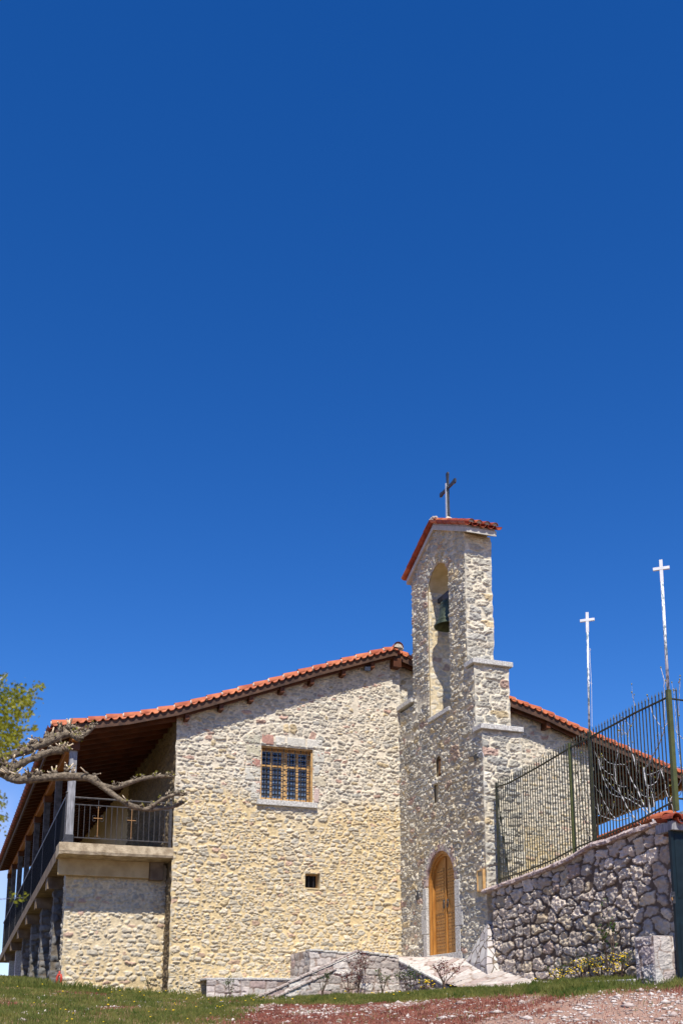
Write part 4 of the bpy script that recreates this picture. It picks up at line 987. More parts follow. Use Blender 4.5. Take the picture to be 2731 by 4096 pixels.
for k in range(9):
    f0, f1 = k / 9, (k + 1) / 9; Ya, Yb = YN + .02 - f0 * 3.0, YN + .02 - f1 * 3.0
    za, zb_ = [float(np.interp(q, [20.3, 20.85, YN, 24], [.62, .78, 1.42, 1.42])) for q in (Ya, Yb)]
    j = random.uniform(-.012, .012)
    mb.prism([(TX1 - .04 + j, Ya, za - .03), (TX1 + .10, Ya, za - .03), (TX1 + .10, Ya, za + .02), (TX1 - .04 + j, Ya, za + .02)], (0, (Yb - Ya) * .96, zb_ - za))
mb.build('coping', te, .012)
mb = MB(); mb.mat(M['dressed'])
for k in range(6):
    xa_, xb_ = TX0 - .03 + k * .34, TX0 - .03 + (k + 1) * .34 - .008; z = 1.51 - k * .021
    mb.box((xa_, YN - .04 + random.uniform(-.01, .01), z), (xb_, YN + .30, z + .045))
mb.build('top_course', te, .01)
lw = empty('planter_wall', (6.6, 23.7, .4), 'low squared-stone planter wall at the foot of the gable', 'stone wall')
LY = 23.8; LX0, LXm, LX1 = 5.62, 6.50, 7.82
panel('front_face', (0, LY, 0), (1, 0, 0), (0, -1, 0), LXm, LX1, .1, .9, rect(LXm, LX1, .1, .885), 'ashlar', mix=0, seed=86, res=.018, cw=.33, ch=.17, gap=.05, p=5, jit=.4, szv=.35, cut=.8, relief=.02, corners=((LXm, 88, (-.3, 0, 0)),), parent=lw)
dv = np.array([LXm - LX0, LY - (LY + .45), 0]); Lg = float(np.linalg.norm(dv)); dv /= Lg
panel('angled_face', (LX0, LY + .45, 0), dv, (dv[1], -dv[0], 0), 0, Lg, .1, .9, rect(0, Lg, .1, .88), 'ashlar', mix=0, seed=87, res=.018, cw=.28, ch=.15, gap=.055, p=5, jit=.4, szv=.35, cut=.8, relief=.03, parent=lw)
mb = MB(); mb.mat(M['dressed']); mb.prism([(LX0 - .02, LY + .44, .865), (LXm, LY - .03, .865), (LX1, LY - .03, .865), (LX1, YA, .865), (LX0 - .02, YA, .865)], (0, 0, .05)); mb.build('coping', lw, .01)
# sloping wall in front with two lines of coping
sw = empty('sloping_wall', (8.2, 22.9, .4), 'low stone wall with slanting coping rising to the terrace', 'stone wall')
SY = 22.95
P0 = at(1008, 3998, 1, SY); P1 = at(1435, 3802, 1, SY); P2 = at(1560, 3828, 1, SY)
swt = below([(P0[0], P0[2]), (P1[0], P1[2] - .05), (P2[0] + .5, P2[2] - .05)])
panel('front_face', (0, SY, 0), (1, 0, 0), (0, -1, 0), P0[0], TX1 - .02, .1, 1.5, imin(rect(P0[0], TX1 - .02, .1, 2), swt), 'ashlar', mix=0, seed=89, res=.018, cw=.38, ch=.16, gap=.055, p=4, jit=.5, szv=.4, cut=.8, relief=.028, parent=sw)
mb = MB(); mb.mat(M['whitecem']); mb.prism([(P0[0] + .02, SY + .01, .2), (P0[0] + .05, SY + .01, P0[2] - .02), (P1[0], SY + .01, P1[2] - .07), (TX1 - .02, SY + .01, P2[2] - .08), (TX1 - .02, SY + .01, .2)][::-1], (0, YN - SY - .01, 0)); mb.build('wall_fill', sw)
M['cop'] = mat('pinkish_coping_stone', (.26, .20, .18), (.56, .49, .45), 18, .92, bump=.012, bscale=40)
for off, dy in ((0, -.05), (-.17, -.07)):
    mb = MB(); mb.mat(M['cop']); nseg = 9
    for k in range(nseg):
        f0, f1 = k / nseg, (k + .97) / nseg
        if off and k > 6: continue
        a = P0 * (1 - f0) + P1 * f0; b = P0 * (1 - f1) + P1 * f1; j = random.uniform(-.01, .01)
        mb.beam((a[0], SY + dy + .08, a[2] + off + j), (b[0], SY + dy + .08, b[2] + off + j), .14 if not off else .11, .045, up=(0, 0, 1))
    mb.build('coping', sw, .01)
mb = MB(); mb.mat(M['dressed'])
for k in range(4): xa_ = P1[0] + k * .24; mb.box((xa_, SY - .04, P1[2] - .06 - k * .025), (xa_ + .232, SY + .2, P1[2] - .005 - k * .025))
mb.build('top_course', sw, .01)
# crazy-paved buttress at the tower's near corner
def buttress():
    Yq = 19.95
    tl = at(1951, 3692, 1, Yq + .3); trp = at(1992, 3692, 1, Yq + .3); bl_ = at(1862, 3843, 0, XT - .12); bm = at(1951, 3886, 1, Yq - .25); br = at(2008, 3850, 1, Yq - .2)
    k1 = at(1915, 3755, 0, XT - .04)
    base = [(bl_[0], bl_[1], bl_[2] - .3), (bm[0], bm[1], bm[2] - .25), (br[0] + .05, br[1], br[2] - .4), (11.2, 20.4, .6), (10.9, 21.2, .8)]
    topp = [tuple(bl_), tuple(bm + np.array((.0, .06, .12))), tuple(br + np.array((.0, .05, .05))), tuple(tl), tuple(trp), tuple(k1), (11.15, 20.35, tl[2])]
    import bmesh
    bmx = bmesh.new()
    for p in base + topp: bmx.verts.new([float(c) for c in p])
    bmesh.ops.convex_hull(bmx, input=bmx.verts)
    bmesh.ops.subdivide_edges(bmx, edges=bmx.edges[:], cuts=7, use_grid_fill=True)
    bmx.normal_update()
    for v in bmx.verts:
        n_ = float(fbm(np.array(v.co.y * 5 + v.co.x * 3), np.array(v.co.z * 5), 66, 3)) - .5; v.co += v.normal * n_ * .05
    me = bpy.data.meshes.new('stone_buttress'); bmx.to_mesh(me); bmx.free()
    m, t, b = new_mat('crazy_paving_cladding', .9, 0, .15)
    tcn = t.nodes.new('ShaderNodeTexCoord'); vo = t.nodes.new('ShaderNodeTexVoronoi'); vo.feature = 'DISTANCE_TO_EDGE'; vo.inputs['Scale'].default_value = 4.2
    vc = t.nodes.new('ShaderNodeTexVoronoi'); vc.inputs['Scale'].default_value = 4.2
    t.links.new(tcn.outputs['Object'], vo.inputs['Vector']); t.links.new(tcn.outputs['Object'], vc.inputs['Vector'])
    rp = t.nodes.new('ShaderNodeValToRGB'); rp.color_ramp.elements[0].position = .02; rp.color_ramp.elements[1].position = .05; rp.color_ramp.elements[0].color = (.34, .28, .22, 1); rp.color_ramp.elements[1].color = (1, 1, 1, 1)
    t.links.new(vo.outputs['Distance'], rp.inputs[0])
    rc = t.nodes.new('ShaderNodeValToRGB'); rc.color_ramp.elements[0].color = (.46, .42, .41, 1); rc.color_ramp.elements[1].color = (.62, .60, .56, 1); sx = t.nodes.new('ShaderNodeSeparateColor'); t.links.new(vc.outputs['Color'], sx.inputs[0]); t.links.new(sx.outputs[0], rc.inputs[0])
    mi = t.nodes.new('ShaderNodeMix'); mi.data_type = 'RGBA'; mi.blend_type = 'MULTIPLY'; mi.inputs[0].default_value = 1; t.links.new(rc.outputs[0], mi.inputs[6]); t.links.new(rp.outputs[0], mi.inputs[7]); t.links.new(mi.outputs[2], b.inputs['Base Color'])
    bp = t.nodes.new('ShaderNodeBump'); bp.inputs['Distance'].default_value = .02; t.links.new(rp.outputs[0], bp.inputs['Height']); t.links.new(bp.outputs[0], b.inputs['Normal'])
    me.materials.append(m); o = link_mesh('stone_buttress', me); thing_mesh(o, 'pale crazy-paved stone buttress at the foot of the tower corner', 'buttress')
buttress()

# ------------------------------------------------------------------ retaining wall, fence, poles
XC = 10.66
rw = empty('retaining_wall', (XC, 17, .6), 'retaining wall of grey field stones with dark joints, carrying the iron fence', 'stone wall')
ctop = [tuple(at(x, y, 0, XC)[[1, 2]]) for x, y in ((1940, 3562), (2080, 3512), (2200, 3468), (2290, 3428), (2380, 3372), (2430, 3362), (2520, 3325), (2625, 3290), (2700, 3270))]
ctop = sorted(ctop)
YC0, YC1 = 13.72, 19.98
panel('stone_face', (XC, 0, 0), (0, 1, 0), (-1, 0, 0), YC0, YC1, .25, 3.7, imin(rect(YC0, YC1, .25, 5), below([(a, b - .05) for a, b in ctop])), 'retain', seed=101, res=.016, cw=.36, ch=.225, gap=.08, p=4.0, jit=1.1, szv=.9, cut=.80, relief=.052, mix=.0, miss=.0, parent=rw, rough=.55,
      corners=((YC0, 103, (0, -1, 0)),))
mb = MB(); mb.mat(M['concrete']); pts = [(XC + .02, a, b - .06) for a, b in ctop if a < YC1]; pts = [(XC + .02, YC0 + .03, .3)] + [(XC + .02, max(p[1], YC0 + .03), p[2]) for p in pts] + [(XC + .02, YC1, pts[-1][2]), (XC + .02, YC1, .3)]
mb.prism(pts, (.42, 0, 0)); mb.build('wall_core', rw)
def coping():
    y = np.arange(YC0, 20.30, .02); z = np.interp(y, [c[0] for c in ctop], [c[1] for c in ctop]); vs = []; fs = []
    sec = [(-.10, -.07), (-.115, -.03), (-.085, .012), (0.0, .03), (.12, .035), (.30, .03), (.46, -.02), (.44, -.10)]
    n = len(sec)
    for i, yy in enumerate(y):
        for k, (dx, dz) in enumerate(sec):
            a = float(fbm(np.array(yy * 7 + k * 3.1), np.array(k * 1.7 + yy * .5), 55, 3)) - .5
            b = float(fbm(np.array(yy * 18 + k * 3.1), np.array(k * 2.7), 56, 2)) - .5
            vs.append((XC + dx + a * .09, yy, z[i] + dz + a * .05 + b * .02))
    for i in range(len(y) - 1):
        for k in range(n): fs.append((i * n + k, i * n + (k + 1) % n, (i + 1) * n + (k + 1) % n, (i + 1) * n + k))
    fs.append(tuple(range(n))[::-1])
    mb = MB(); mb.mat(mat('coping_concrete', (.30, .21, .19), (.62, .52, .48), 16, .95, bump=.02, bscale=45)); mb.add(vs, fs); mb.build('coping', rw)
coping()
# fence
XF = 10.86
fn = empty('iron_fence', (XF, 17, 3), 'tall dark green iron picket fence on top of the retaining wall', 'fence')
fb = sorted([tuple(at(x, y, 0, XF)[[1, 2]]) for x, y in ((2000, 3516), (2100, 3484), (2208, 3440), (2294, 3394), (2377, 3360), (2470, 3318), (2560, 3278), (2660, 3222), (2707, 3200))])
ft_ = sorted([tuple(at(x, y, 0, XF)[[1, 2]]) for x, y in ((2000, 3142), (2020, 3138), (2060, 3118), (2150, 3068), (2280, 2990), (2363, 2946), (2450, 2900), (2540, 2850), (2670, 2788))])
FY0, FY1 = 14.10, 20.05
def fz(tab, y): return float(np.interp(y, [c[0] for c in tab], [c[1] for c in tab]))
for tab, w, nm in ((fb, .028, 'bottom_rail'), (ft_, .03, 'top_rail')):
    mb = MB(); mb.mat(M['fence']); mb.tube([(XF, y, fz(tab, y)) for y in np.linspace(FY0, FY1, 40)], w * .62, 6); mb.build(nm, fn)
ny = 62
pk = None
for k in range(ny):
    y = FY1 - .10 - k * (FY1 - FY0 - .15) / ny
    z0 = fz(fb, y) - .07; z1 = fz(ft_, y) + .17
    mb = MB(); mb.mat(M['fence']); mb.tube([(XF, y, z0), (XF, y, z1 - .07)], .0105, 6); mb.tube([(XF, y, z1 - .075), (XF, y, z1 - .06), (XF, y, z1)], [.008, .014, .001], 6); mb.build('picket', fn)
def ypx(px_, py_): return at(px_, py_, 0, XF)[1]
for (yy, w, zt_, mname) in ((FY1, .045, None, 'fence'), (ypx(2294, 3399), .05, None, 'post_green'), (ypx(2377, 3364), .06, None, 'fence'), (FY0 - .02, .074, None, 'post_green')):
    z0 = fz(fb, yy) - .16; z1 = fz(ft_, yy) + (.10 if w < .07 else .12)
    mb = MB(); mb.mat(M[mname]); mb.box((XF - w / 2, yy - w / 2, z0), (XF + w / 2, yy + w / 2, z1)); mb.build('post', fn, .004)
# brace at the tower end
mb = MB(); mb.mat(M['fence']); mb.beam((XF + .06, FY1 + .12, 4.9), (XF + .25, FY1 + .05, 3.0), .022, .022); mb.build('brace', fn)
# returning fence to the right of the corner post
fr = empty('iron_fence', (12, FY0, 3.3), 'short run of iron picket fence right of the thick green corner post', 'fence')
z0, z1 = fz(fb, FY0) + .0, fz(ft_, FY0)
for z, nm in ((z1 - .02, 'top_rail'), (z0 + .05, 'bottom_rail')):
    mb = MB(); mb.mat(M['fence']); mb.tube([(XF + .05, FY0, z), (13.4, FY0, z - .04)], .018, 6); mb.build(nm, fr)
for k in range(14):
    x = XF + .17 + k * .17
    mb = MB(); mb.mat(M['fence']); mb.tube([(x, FY0, z0 - .05), (x, FY0, z1 + .12)], .0105, 6); mb.tube([(x, FY0, z1 + .115), (x, FY0, z1 + .13), (x, FY0, z1 + .19)], [.01, .017, .001], 6); mb.build('picket', fr)
# crosses on poles
def crosspole(yy, zb_, ztop, rr, lab, lean, halyard):
    o = empty('cross_pole', (XF + .0, yy, zb_), lab, 'cross on pole', 'white crosses on poles rising from the fence')
    d = Vector((math.cos(math.radians(40.7)), -math.sin(math.radians(40.7)), 0))
    top = Vector((XF + lean[0], yy + lean[1], ztop)); bot = Vector((XF, yy, zb_))
    ax = (top - bot); L = ax.length; axn = ax.normalized()
    h = .40
    mb = MB(); mb.mat(M['white_paint']); mb.sm = True; mb.tube([bot, bot + axn * (L - h)], rr * .82, 10); mb.build('pole', o)
    mb = MB(); mb.mat(M['white_clean']); mb.beam(bot + axn * (L - h), top, .055, .035, up=d.cross(axn)); c = top - axn * .155
    mb.beam(c - d * .135, c + d * .135, .04, .052, up=axn); mb.build('cross', o, .003)
    if halyard:
        mb = MB(); mb.mat(M['white_clean']); a = bot + axn * (L - .75) + d * .035; b = bot + axn * .12 + d * .05; mb.tube([a, (a + b) / 2 + d * .012, b], .004, 5)
        for p in (a, bot + axn * (L * .40) + d * .045): mb.tube([p - d * .03, p + Vector((0, 0, .03)), p + d * .02, p - Vector((0, 0, .02))], .004, 5)
        mb.build('halyard', o)
    return o
ya = ypx(2377, 3364); T_ = at(2346, 2450, 1, ya); crosspole(ya, fz(ft_, ya) + .08, float(T_[2]), .024, 'shorter white cross on a thin flaking pole above the middle of the fence', (float(T_[0]) - XF, 0), True)
T_ = at(2640, 2240, 1, FY0 - .02); crosspole(FY0 - .02, fz(ft_, FY0) + .10, float(T_[2]), .030, 'taller white cross on a pole above the thick green fence post', (float(T_[0]) - XF, 0), False)

# gate at the right edge
gt = empty('metal_gate', (11.4, 13.66, .5), 'dark teal metal gate at the right end of the retaining wall', 'gate')
gx0 = at(2690, 3600, 1, 13.66)[0]
mb = MB(); mb.mat(M['teal']); mb.box((gx0, 13.62, .3), (gx0 + .05, 13.68, 3.12)); mb.box((gx0 + .05, 13.63, 3.06), (12.2, 13.67, 3.12)); mb.box((gx0 + .05, 13.63, .32), (12.2, 13.67, .40)); mb.build('frame', gt, .004)
mb = MB(); mb.mat(M['teal']); mb.box((gx0 + .05, 13.645, .4), (12.2, 13.66, 3.06))
for zc in (.95, 2.3): mb.add([(gx0 + .08, 13.64, zc - .5), (gx0 + .98, 13.64, zc - .5), (gx0 + .98, 13.64, zc + .5), (gx0 + .08, 13.64, zc + .5), (gx0 + .53, 13.58, zc)], [(0, 1, 4), (1, 2, 4), (2, 3, 4), (3, 0, 4)])
mb.build('panel', gt)
mb = MB(); mb.mat(M['iron']); hp = at(2688, 3590, 1, 13.60); mb.tube([hp + (.06, .04, .02), hp + (.0, -.01, .02), hp + (-.03, -.02, .0)], .018, 8); mb.box(tuple(hp + (.0, -.0, -.09)), tuple(hp + (.05, .03, .09))); mb.build('handle', gt, .004)
mb = MB(); mb.mat(M['gold']); mb.tube([hp + (-.03, -.02, .0), hp + (-.025, -.02, -.045)], .014, 8); mb.build('lock_barrel', gt)
gr = empty('gate_canopy', (11.3, 13.8, 3.2), 'small clay-tiled canopy on grey timber above the metal gate', 'canopy')
c0 = at(2645, 3285, 1, 13.75); zc = float(c0[2]); xc = float(c0[0])
mb = MB(); mb.mat(M['wood_grey']); mb.box((xc + .03, 13.55, zc - .16), (12.6, 13.66, zc - .02)); mb.box((xc + .05, 13.66, zc - .17), (xc + .15, 14.0, zc - .03)); mb.build('beam', gr, .005)
mb = MB(); mb.mat(M['wood_red']); mb.box((xc + .16, 13.66, zc - .20), (12.5, 13.95, zc - .05)); mb.build('soffit', gr)
mb = MB(); mb.sm = True
for i in range(8):
    for k in range(2):
        x = xc + .08 + i * .2
        a = (x, 13.48 + k * .26, zc + .0 + k * .05); b = (x, 13.48 + k * .26 + .32, zc + .035 + k * .05)
        barrel(mb, a, b, .10, 1, False); barrel(mb, (x + .1, a[1], a[2] + .02), (x + .1, b[1], b[2] + .02), .09, -1, False)
mb.build('tiles', gr)
mb = MB(); mb.mat(M['tile_mortar']); mb.box((xc + .15, 13.6, zc - .02), (12.5, 13.98, zc + .05)); mb.build('mortar_bed', gr, .02)
# rough white block pier in front
pr = empty('block_pier', (10.4, 14.0, .5), 'low white rough-hewn stone block pier in front of the gate end', 'pier')
bx0 = 10.04; byn = 13.76; byf = 14.24; bzt = 1.235
panel('front_face', (0, byn, 0), (1, 0, 0), (0, -1, 0), bx0, 10.72, .3, bzt, rect(bx0, 10.72, .3, bzt), 'ashlar', mix=0, seed=121, res=.010, cw=.27, ch=.25, gap=.015, p=6, jit=.4, szv=.5, cut=.95, relief=.008, parent=pr, rough=1.0)
panel('side_face', (bx0, 0, 0), (0, 1, 0), (-1, 0, 0), byn, byf, .3, bzt, rect(byn, byf, .3, bzt), 'ashlar', mix=0, seed=122, res=.010, cw=.6, ch=.27, gap=.012, p=6, jit=.3, szv=.3, cut=1.2, relief=.010, parent=pr, rough=1.6)
mb = MB(); mb.mat(M['dressed']); mb.box((bx0 + .005, byn + .005, .3), (10.715, byf, bzt + .004)); mb.build('core', pr, .01)
# kerb along the flower bed
mb = MB(); mb.mat(M['dressed'])
a = at(2135, 3944, 0, 9.95); b = at(2545, 3925, 0, 10.05)
for k in range(6):
    f0, f1 = k / 6, (k + .985) / 6; p = a * (1 - f0) + b * f0; q = a * (1 - f1) + b * f1
    mb.beam((p[0], p[1], p[2] - .04), (q[0], q[1], q[2] - .04), .11, .15)
thing_mesh(mb.build('kerb', None, .01), 'white stone kerb edging the flower bed under the retaining wall', 'kerb')

# tile-topped boundary wall seen under the right porch
bw = empty('boundary_wall', (14.4, 21, 2), 'low wall with red tile coping seen behind the fence', 'boundary wall')
q0 = at(2395, 3362, 0, 13.0); q1 = at(2640, 3268, 0, 13.0)
mb = MB(); mb.mat(M['dressed']); mb.prism([(13.0, q1[1] - 1.5, .5), (13.0, q1[1] - 1.5, q1[2] + .05), (13.0, q0[1] + 1, q0[2] - .1), (13.0, q0[1] + 1, .5)], (.25, 0, 0)); mb.build('masonry', bw)
mb = MB(); mb.sm = True
nn_ = 26
for k in range(nn_):
    f0 = .0 + 1.1 * k / nn_; p = q0 * (1 - f0) + q1 * f0
    mb.mat(M['tile']); mb.tube([(12.86, p[1], p[2] - .01), (13.12, p[1], p[2] + .05), (13.38, p[1], p[2] - .01)], .07, 8)
mb.build('tile_coping', bw)

# small red pipe by the porch corner
mb = MB(); mb.mat(M['red']); p = at(228, 3938, 1, 25.35); mb.sm = True
mb.tube([p + (0, 0, -.1), p + (0, 0, .16), p + (.03, 0, .22), p + (.07, -.02, .22), p + (.09, -.02, .14), p + (.09, -.02, -.05)], .03, 8); mb.tube([p + (.045, 0, .20), p + (.045, 0, .30)], .02, 8)
thing_mesh(mb.build('water_pipe', None), 'small red bent pipe on the grass beside the porch base corner', 'pipe')

# ------------------------------------------------------------------ trees
def knobs(mb, p, r, nk, m1, m2, leafy=None):
    for _ in range(nk):
        d = Vector((random.gauss(0, 1), random.gauss(0, 1), abs(random.gauss(.6, .8)))).normalized()
        q = Vector(p) + d * r * random.uniform(.8, 1.3)
        mb.mat(m1); mb.sm = True; mb.blob(q, r * random.uniform(.35, .7), 1, 1, 1, .3)
        if random.random() < .7:
            e = q + (d + Vector((random.uniform(-.5, .5), random.uniform(-.5, .5), random.uniform(0, .6)))) * r * random.uniform(.7, 1.7)
            mb.mat(m1 if random.random() < .6 else m2); mb.tube([q, e], [r * .22, r * .15], 6)
            if random.random() < .5: mb.mat(m2); mb.blob(e, r * .22, 1, 1, .8, .2)
        if leafy is not None and random.random() < .35: leafy.append(q + d * r * .8)
def smooth_line(pts, n):
    P = np.array(pts, float); s = np.r_[0, np.cumsum(np.linalg.norm(np.diff(P[:, :3], axis=0), axis=1))]
    t = np.linspace(0, s[-1], n); Q = np.stack([np.interp(t, s, P[:, k]) for k in range(P.shape[1])], 1)
    for _ in range(2): Q[1:-1] = (Q[:-2] + 2 * Q[1:-1] + Q[2:]) / 4
    return Q
def leafquad(c, size, tilt=None):
    n = Vector((random.gauss(0, 1), random.gauss(0, 1), random.gauss(.5, 1))).normalized(); a = n.orthogonal().normalized()
    a.rotate(Matrix.Rotation(random.uniform(0, 6.28), 3, n)); b = n.cross(a); c = Vector(c); s = size
    return [c - a * s * .5, c - b * s * .35 + a * s * .05, c + a * s * .6, c + b * s * .35 + a * s * .05], [(0, 1, 2), (0, 2, 3)]
D1 = 11.5
pt = empty('pollarded_tree', tuple(atd(-330, 3300, D1)[:2]) + (gz(*atd(-330, 3300, D1)[:2]),), 'knobbly pollarded plane tree reaching bare branches in from the left', 'tree')
BRS = [  # pixel x, y, radius px, depth offset
 [(-330, 3120, 40, 0), (-200, 3075, 28, .1), (-90, 3050, 20, .1), (0, 3030, 16, .1), (54, 3018, 15, .1), (107, 3003, 15, .12), (161, 2980, 15, .15), (214, 2955, 16, .2), (254, 2938, 18, .25), (292, 2925, 14, .3)],
 [(285, 2935, 12, .3), (308, 2950, 13, .1), (318, 2958, 9, 0)],
 [(300, 2945, 14, .3), (335, 2938, 11, .35), (362, 2922, 8, .4), (380, 2900, 7, .4)],
 [(-200, 3075, 28, .1), (-60, 3080, 24, .05), (0, 3082, 24, 0), (30, 3090, 20, 0), (67, 3069, 13, .0), (107, 3042, 13, -.05), (147, 3030, 12, -.05), (188, 3012, 11, -.05), (228, 3000, 15, -.05), (258, 3002, 12, -.05)],
 [(0, 3082, 24, 0), (30, 3105, 16, 0), (67, 3121, 14, -.2), (120, 3117, 15, -.3), (188, 3110, 14, -.35), (254, 3106, 15, -.4), (308, 3107, 14, -.4), (350, 3109, 14, -.45), (375, 3118, 14, -.45), (402, 3140, 11, -.5), (440, 3153, 10, -.5), (475, 3150, 9, -.5), (510, 3133, 8.5, -.5), (561, 3117, 8, -.5), (612, 3107, 8, -.5), (655, 3104, 6, -.5), (685, 3108, 3, -.5)],
 [(402, 3140, 11, -.5), (434, 3165, 10, -.52), (469, 3190, 9.5, -.55), (510, 3218, 9, -.6), (555, 3233, 9, -.6), (592, 3240, 8, -.6), (622, 3216, 6, -.62), (650, 3195, 5, -.62), (680, 3182, 6, -.62), (712, 3177, 5, -.62), (738, 3180, 3, -.6)],
 [(592, 3240, 8, -.6), (620, 3234, 8, -.6), (655, 3232, 7, -.58), (689, 3228, 7, -.55), (728, 3214, 5, -.55)],
]
mbt = MB(); sprout = []; mk = D1 / F * 1.06
tp = atd(-330, 3120, D1); mbt.mat(M['bark']); mbt.sm = True
mbt.tube([(tp[0] - .1, tp[1], gz(tp[0], tp[1]) - .3), (tp[0] - .08, tp[1] + .05, .3), (tp[0] - .02, tp[1], 1.2), (tp[0], tp[1], tp[2])], [.26, .2, .17, .13], 12)
mbt.build('trunk', pt)
for br in BRS:
    mbt = MB()
    pts = [(*atd(x, y, D1 + dd), r * mk) for x, y, r, dd in br]; L = sum(np.linalg.norm(np.array(pts[i + 1][:3]) - np.array(pts[i][:3])) for i in range(len(pts) - 1))
    Q = smooth_line(pts, max(6, int(L / .025)))
    for i in range(len(Q)): Q[i, 3] *= 1 + .28 * (float(vn(np.array(i * .55), np.array(br[0][0] * .1), 9)) - .45)
    mbt.mat(M['bark']); mbt.sm = True; mbt.tube([q[:3] for q in Q], list(Q[:, 3]), 12)
    i = 0
    while i < len(Q):
        if random.random() < .8: knobs(mbt, Q[i, :3] + np.array((0, 0, Q[i, 3] * .6)), max(Q[i, 3], .020) * .95, random.randint(3, 5), M['bark'], M['cut'], sprout)
        i += random.choice((1, 2, 3, 5))
    knobs(mbt, Q[-1, :3], max(Q[-1, 3], .022), 9, M['bark'], M['cut'], sprout)
    knobs(mbt, Q[-3, :3], max(Q[-3, 3], .022), 8, M['bark'], M['cut'], sprout)
    mbt.build('branch', pt)
mbt = MB(); mbt.mat(M['bud'])
for s in sprout:
    if random.random() < .75:
        for _ in range(random.randint(2, 4)): mbt.add(*leafquad(s + Vector((random.uniform(-.015, .015), random.uniform(-.015, .015), random.uniform(-.005, .02))), random.uniform(.014, .026)))
mbt.build('young_leaves', pt)

D2 = 6.2
lt0 = atd(-420, 3000, D2)
lt = empty('leafy_tree', (float(lt0[0]), float(lt0[1]), gz(lt0[0], lt0[1])), 'blurred young yellow-green foliage of a nearer tree at the left edge', 'tree')
mbt = MB(); mbt.mat(M['bark']); mbt.sm = True
mbt.tube([(lt0[0], lt0[1], gz(lt0[0], lt0[1]) - .2), (lt0[0] + .03, lt0[1], 0), (lt0[0], lt0[1], 1.2), (lt0[0] + .05, lt0[1], 2.2)], [.12, .10, .08, .04], 10); mbt.build('trunk', lt)
mk2 = D2 / F
limbs = [[(-420, 3000, 10), (-250, 2900, 7), (-100, 2850, 5), (0, 2808, 4), (45, 2795, 3), (100, 2770, 2), (150, 2748, 1.5), (175, 2742, 1)], [(-250, 2950, 7), (-120, 2960, 5), (-20, 2950, 4), (60, 2930, 2.5), (110, 2920, 2), (150, 2912, 1)],
         [(-100, 2850, 5), (-40, 2760, 3), (0, 2720, 2), (25, 2695, 1)], [(-120, 2960, 4), (-60, 3030, 3), (-10, 3060, 2)], [(-200, 3200, 4), (-100, 3180, 3), (-20, 3200, 2), (10, 3240, 1)], [(-100, 3180, 3), (-40, 3260, 2), (8, 3280, 1)],
         [(-300, 3560, 4), (-150, 3570, 3), (-20, 3600, 2), (45, 3592, 1.2), (95, 3590, 1)], [(0, 2808, 3), (40, 2850, 2), (70, 2880, 1)], [(60, 2790, 2), (110, 2820, 1.5), (118, 2870, 1)]]
mbt = MB(); mbt.mat(M['fig']); mbt.sm = True; anchors = []
for lb in limbs:
    dd = random.uniform(-.3, .3)
    pts = [(*atd(x, y, D2 + dd + .1 * k), r * mk2) for k, (x, y, r) in enumerate(lb)]; Q = smooth_line(pts, 24); mbt.tube([q[:3] for q in Q], list(Q[:, 3]), 7)
    anchors.append(Q)
mbt.build('branches', lt)
mbt = MB(); mbt.mat(M['leaf'])
def cluster(px_, py_, sp, n, size=.022):
    for _ in range(n):
        p = atd(px_ + random.gauss(0, sp), py_ + random.gauss(0, sp), D2 + random.gauss(0, .25)); mbt.add(*leafquad(p, random.uniform(.6, 1.25) * size))
for c in [(60, 2820, 45, 300), (20, 2930, 36, 300), (20, 2790, 26, 150), (80, 2780, 24, 130), (60, 2830, 26, 120), (110, 2800, 14, 50), (150, 2745, 9, 34), (170, 2745, 7, 20), (125, 2775, 10, 30), (20, 2870, 24, 130), (40, 2940, 26, 150), (60, 2960, 22, 120), (10, 2980, 22, 120), (30, 3000, 16, 50), (70, 2920, 14, 50), (105, 2915, 8, 20), (140, 2912, 6, 22), (20, 2700, 9, 24), (8, 2725, 8, 18),
          (75, 2855, 8, 16), (118, 2855, 7, 20), (112, 2870, 6, 16), (125, 2820, 8, 22), (6, 3190, 14, 26), (10, 3220, 9, 20), (5, 3275, 9, 30), (22, 3270, 6, 8), (95, 3588, 9, 14), (50, 3590, 14, 16), (65, 3615, 8, 9), (15, 3310, 14, 10),
          (-80, 2850, 70, 500), (-160, 2950, 80, 500), (-90, 3000, 50, 240), (-60, 3200, 40, 150), (-150, 3100, 70, 300)]:
    cluster(*c)
mbt.build('crown', lt)

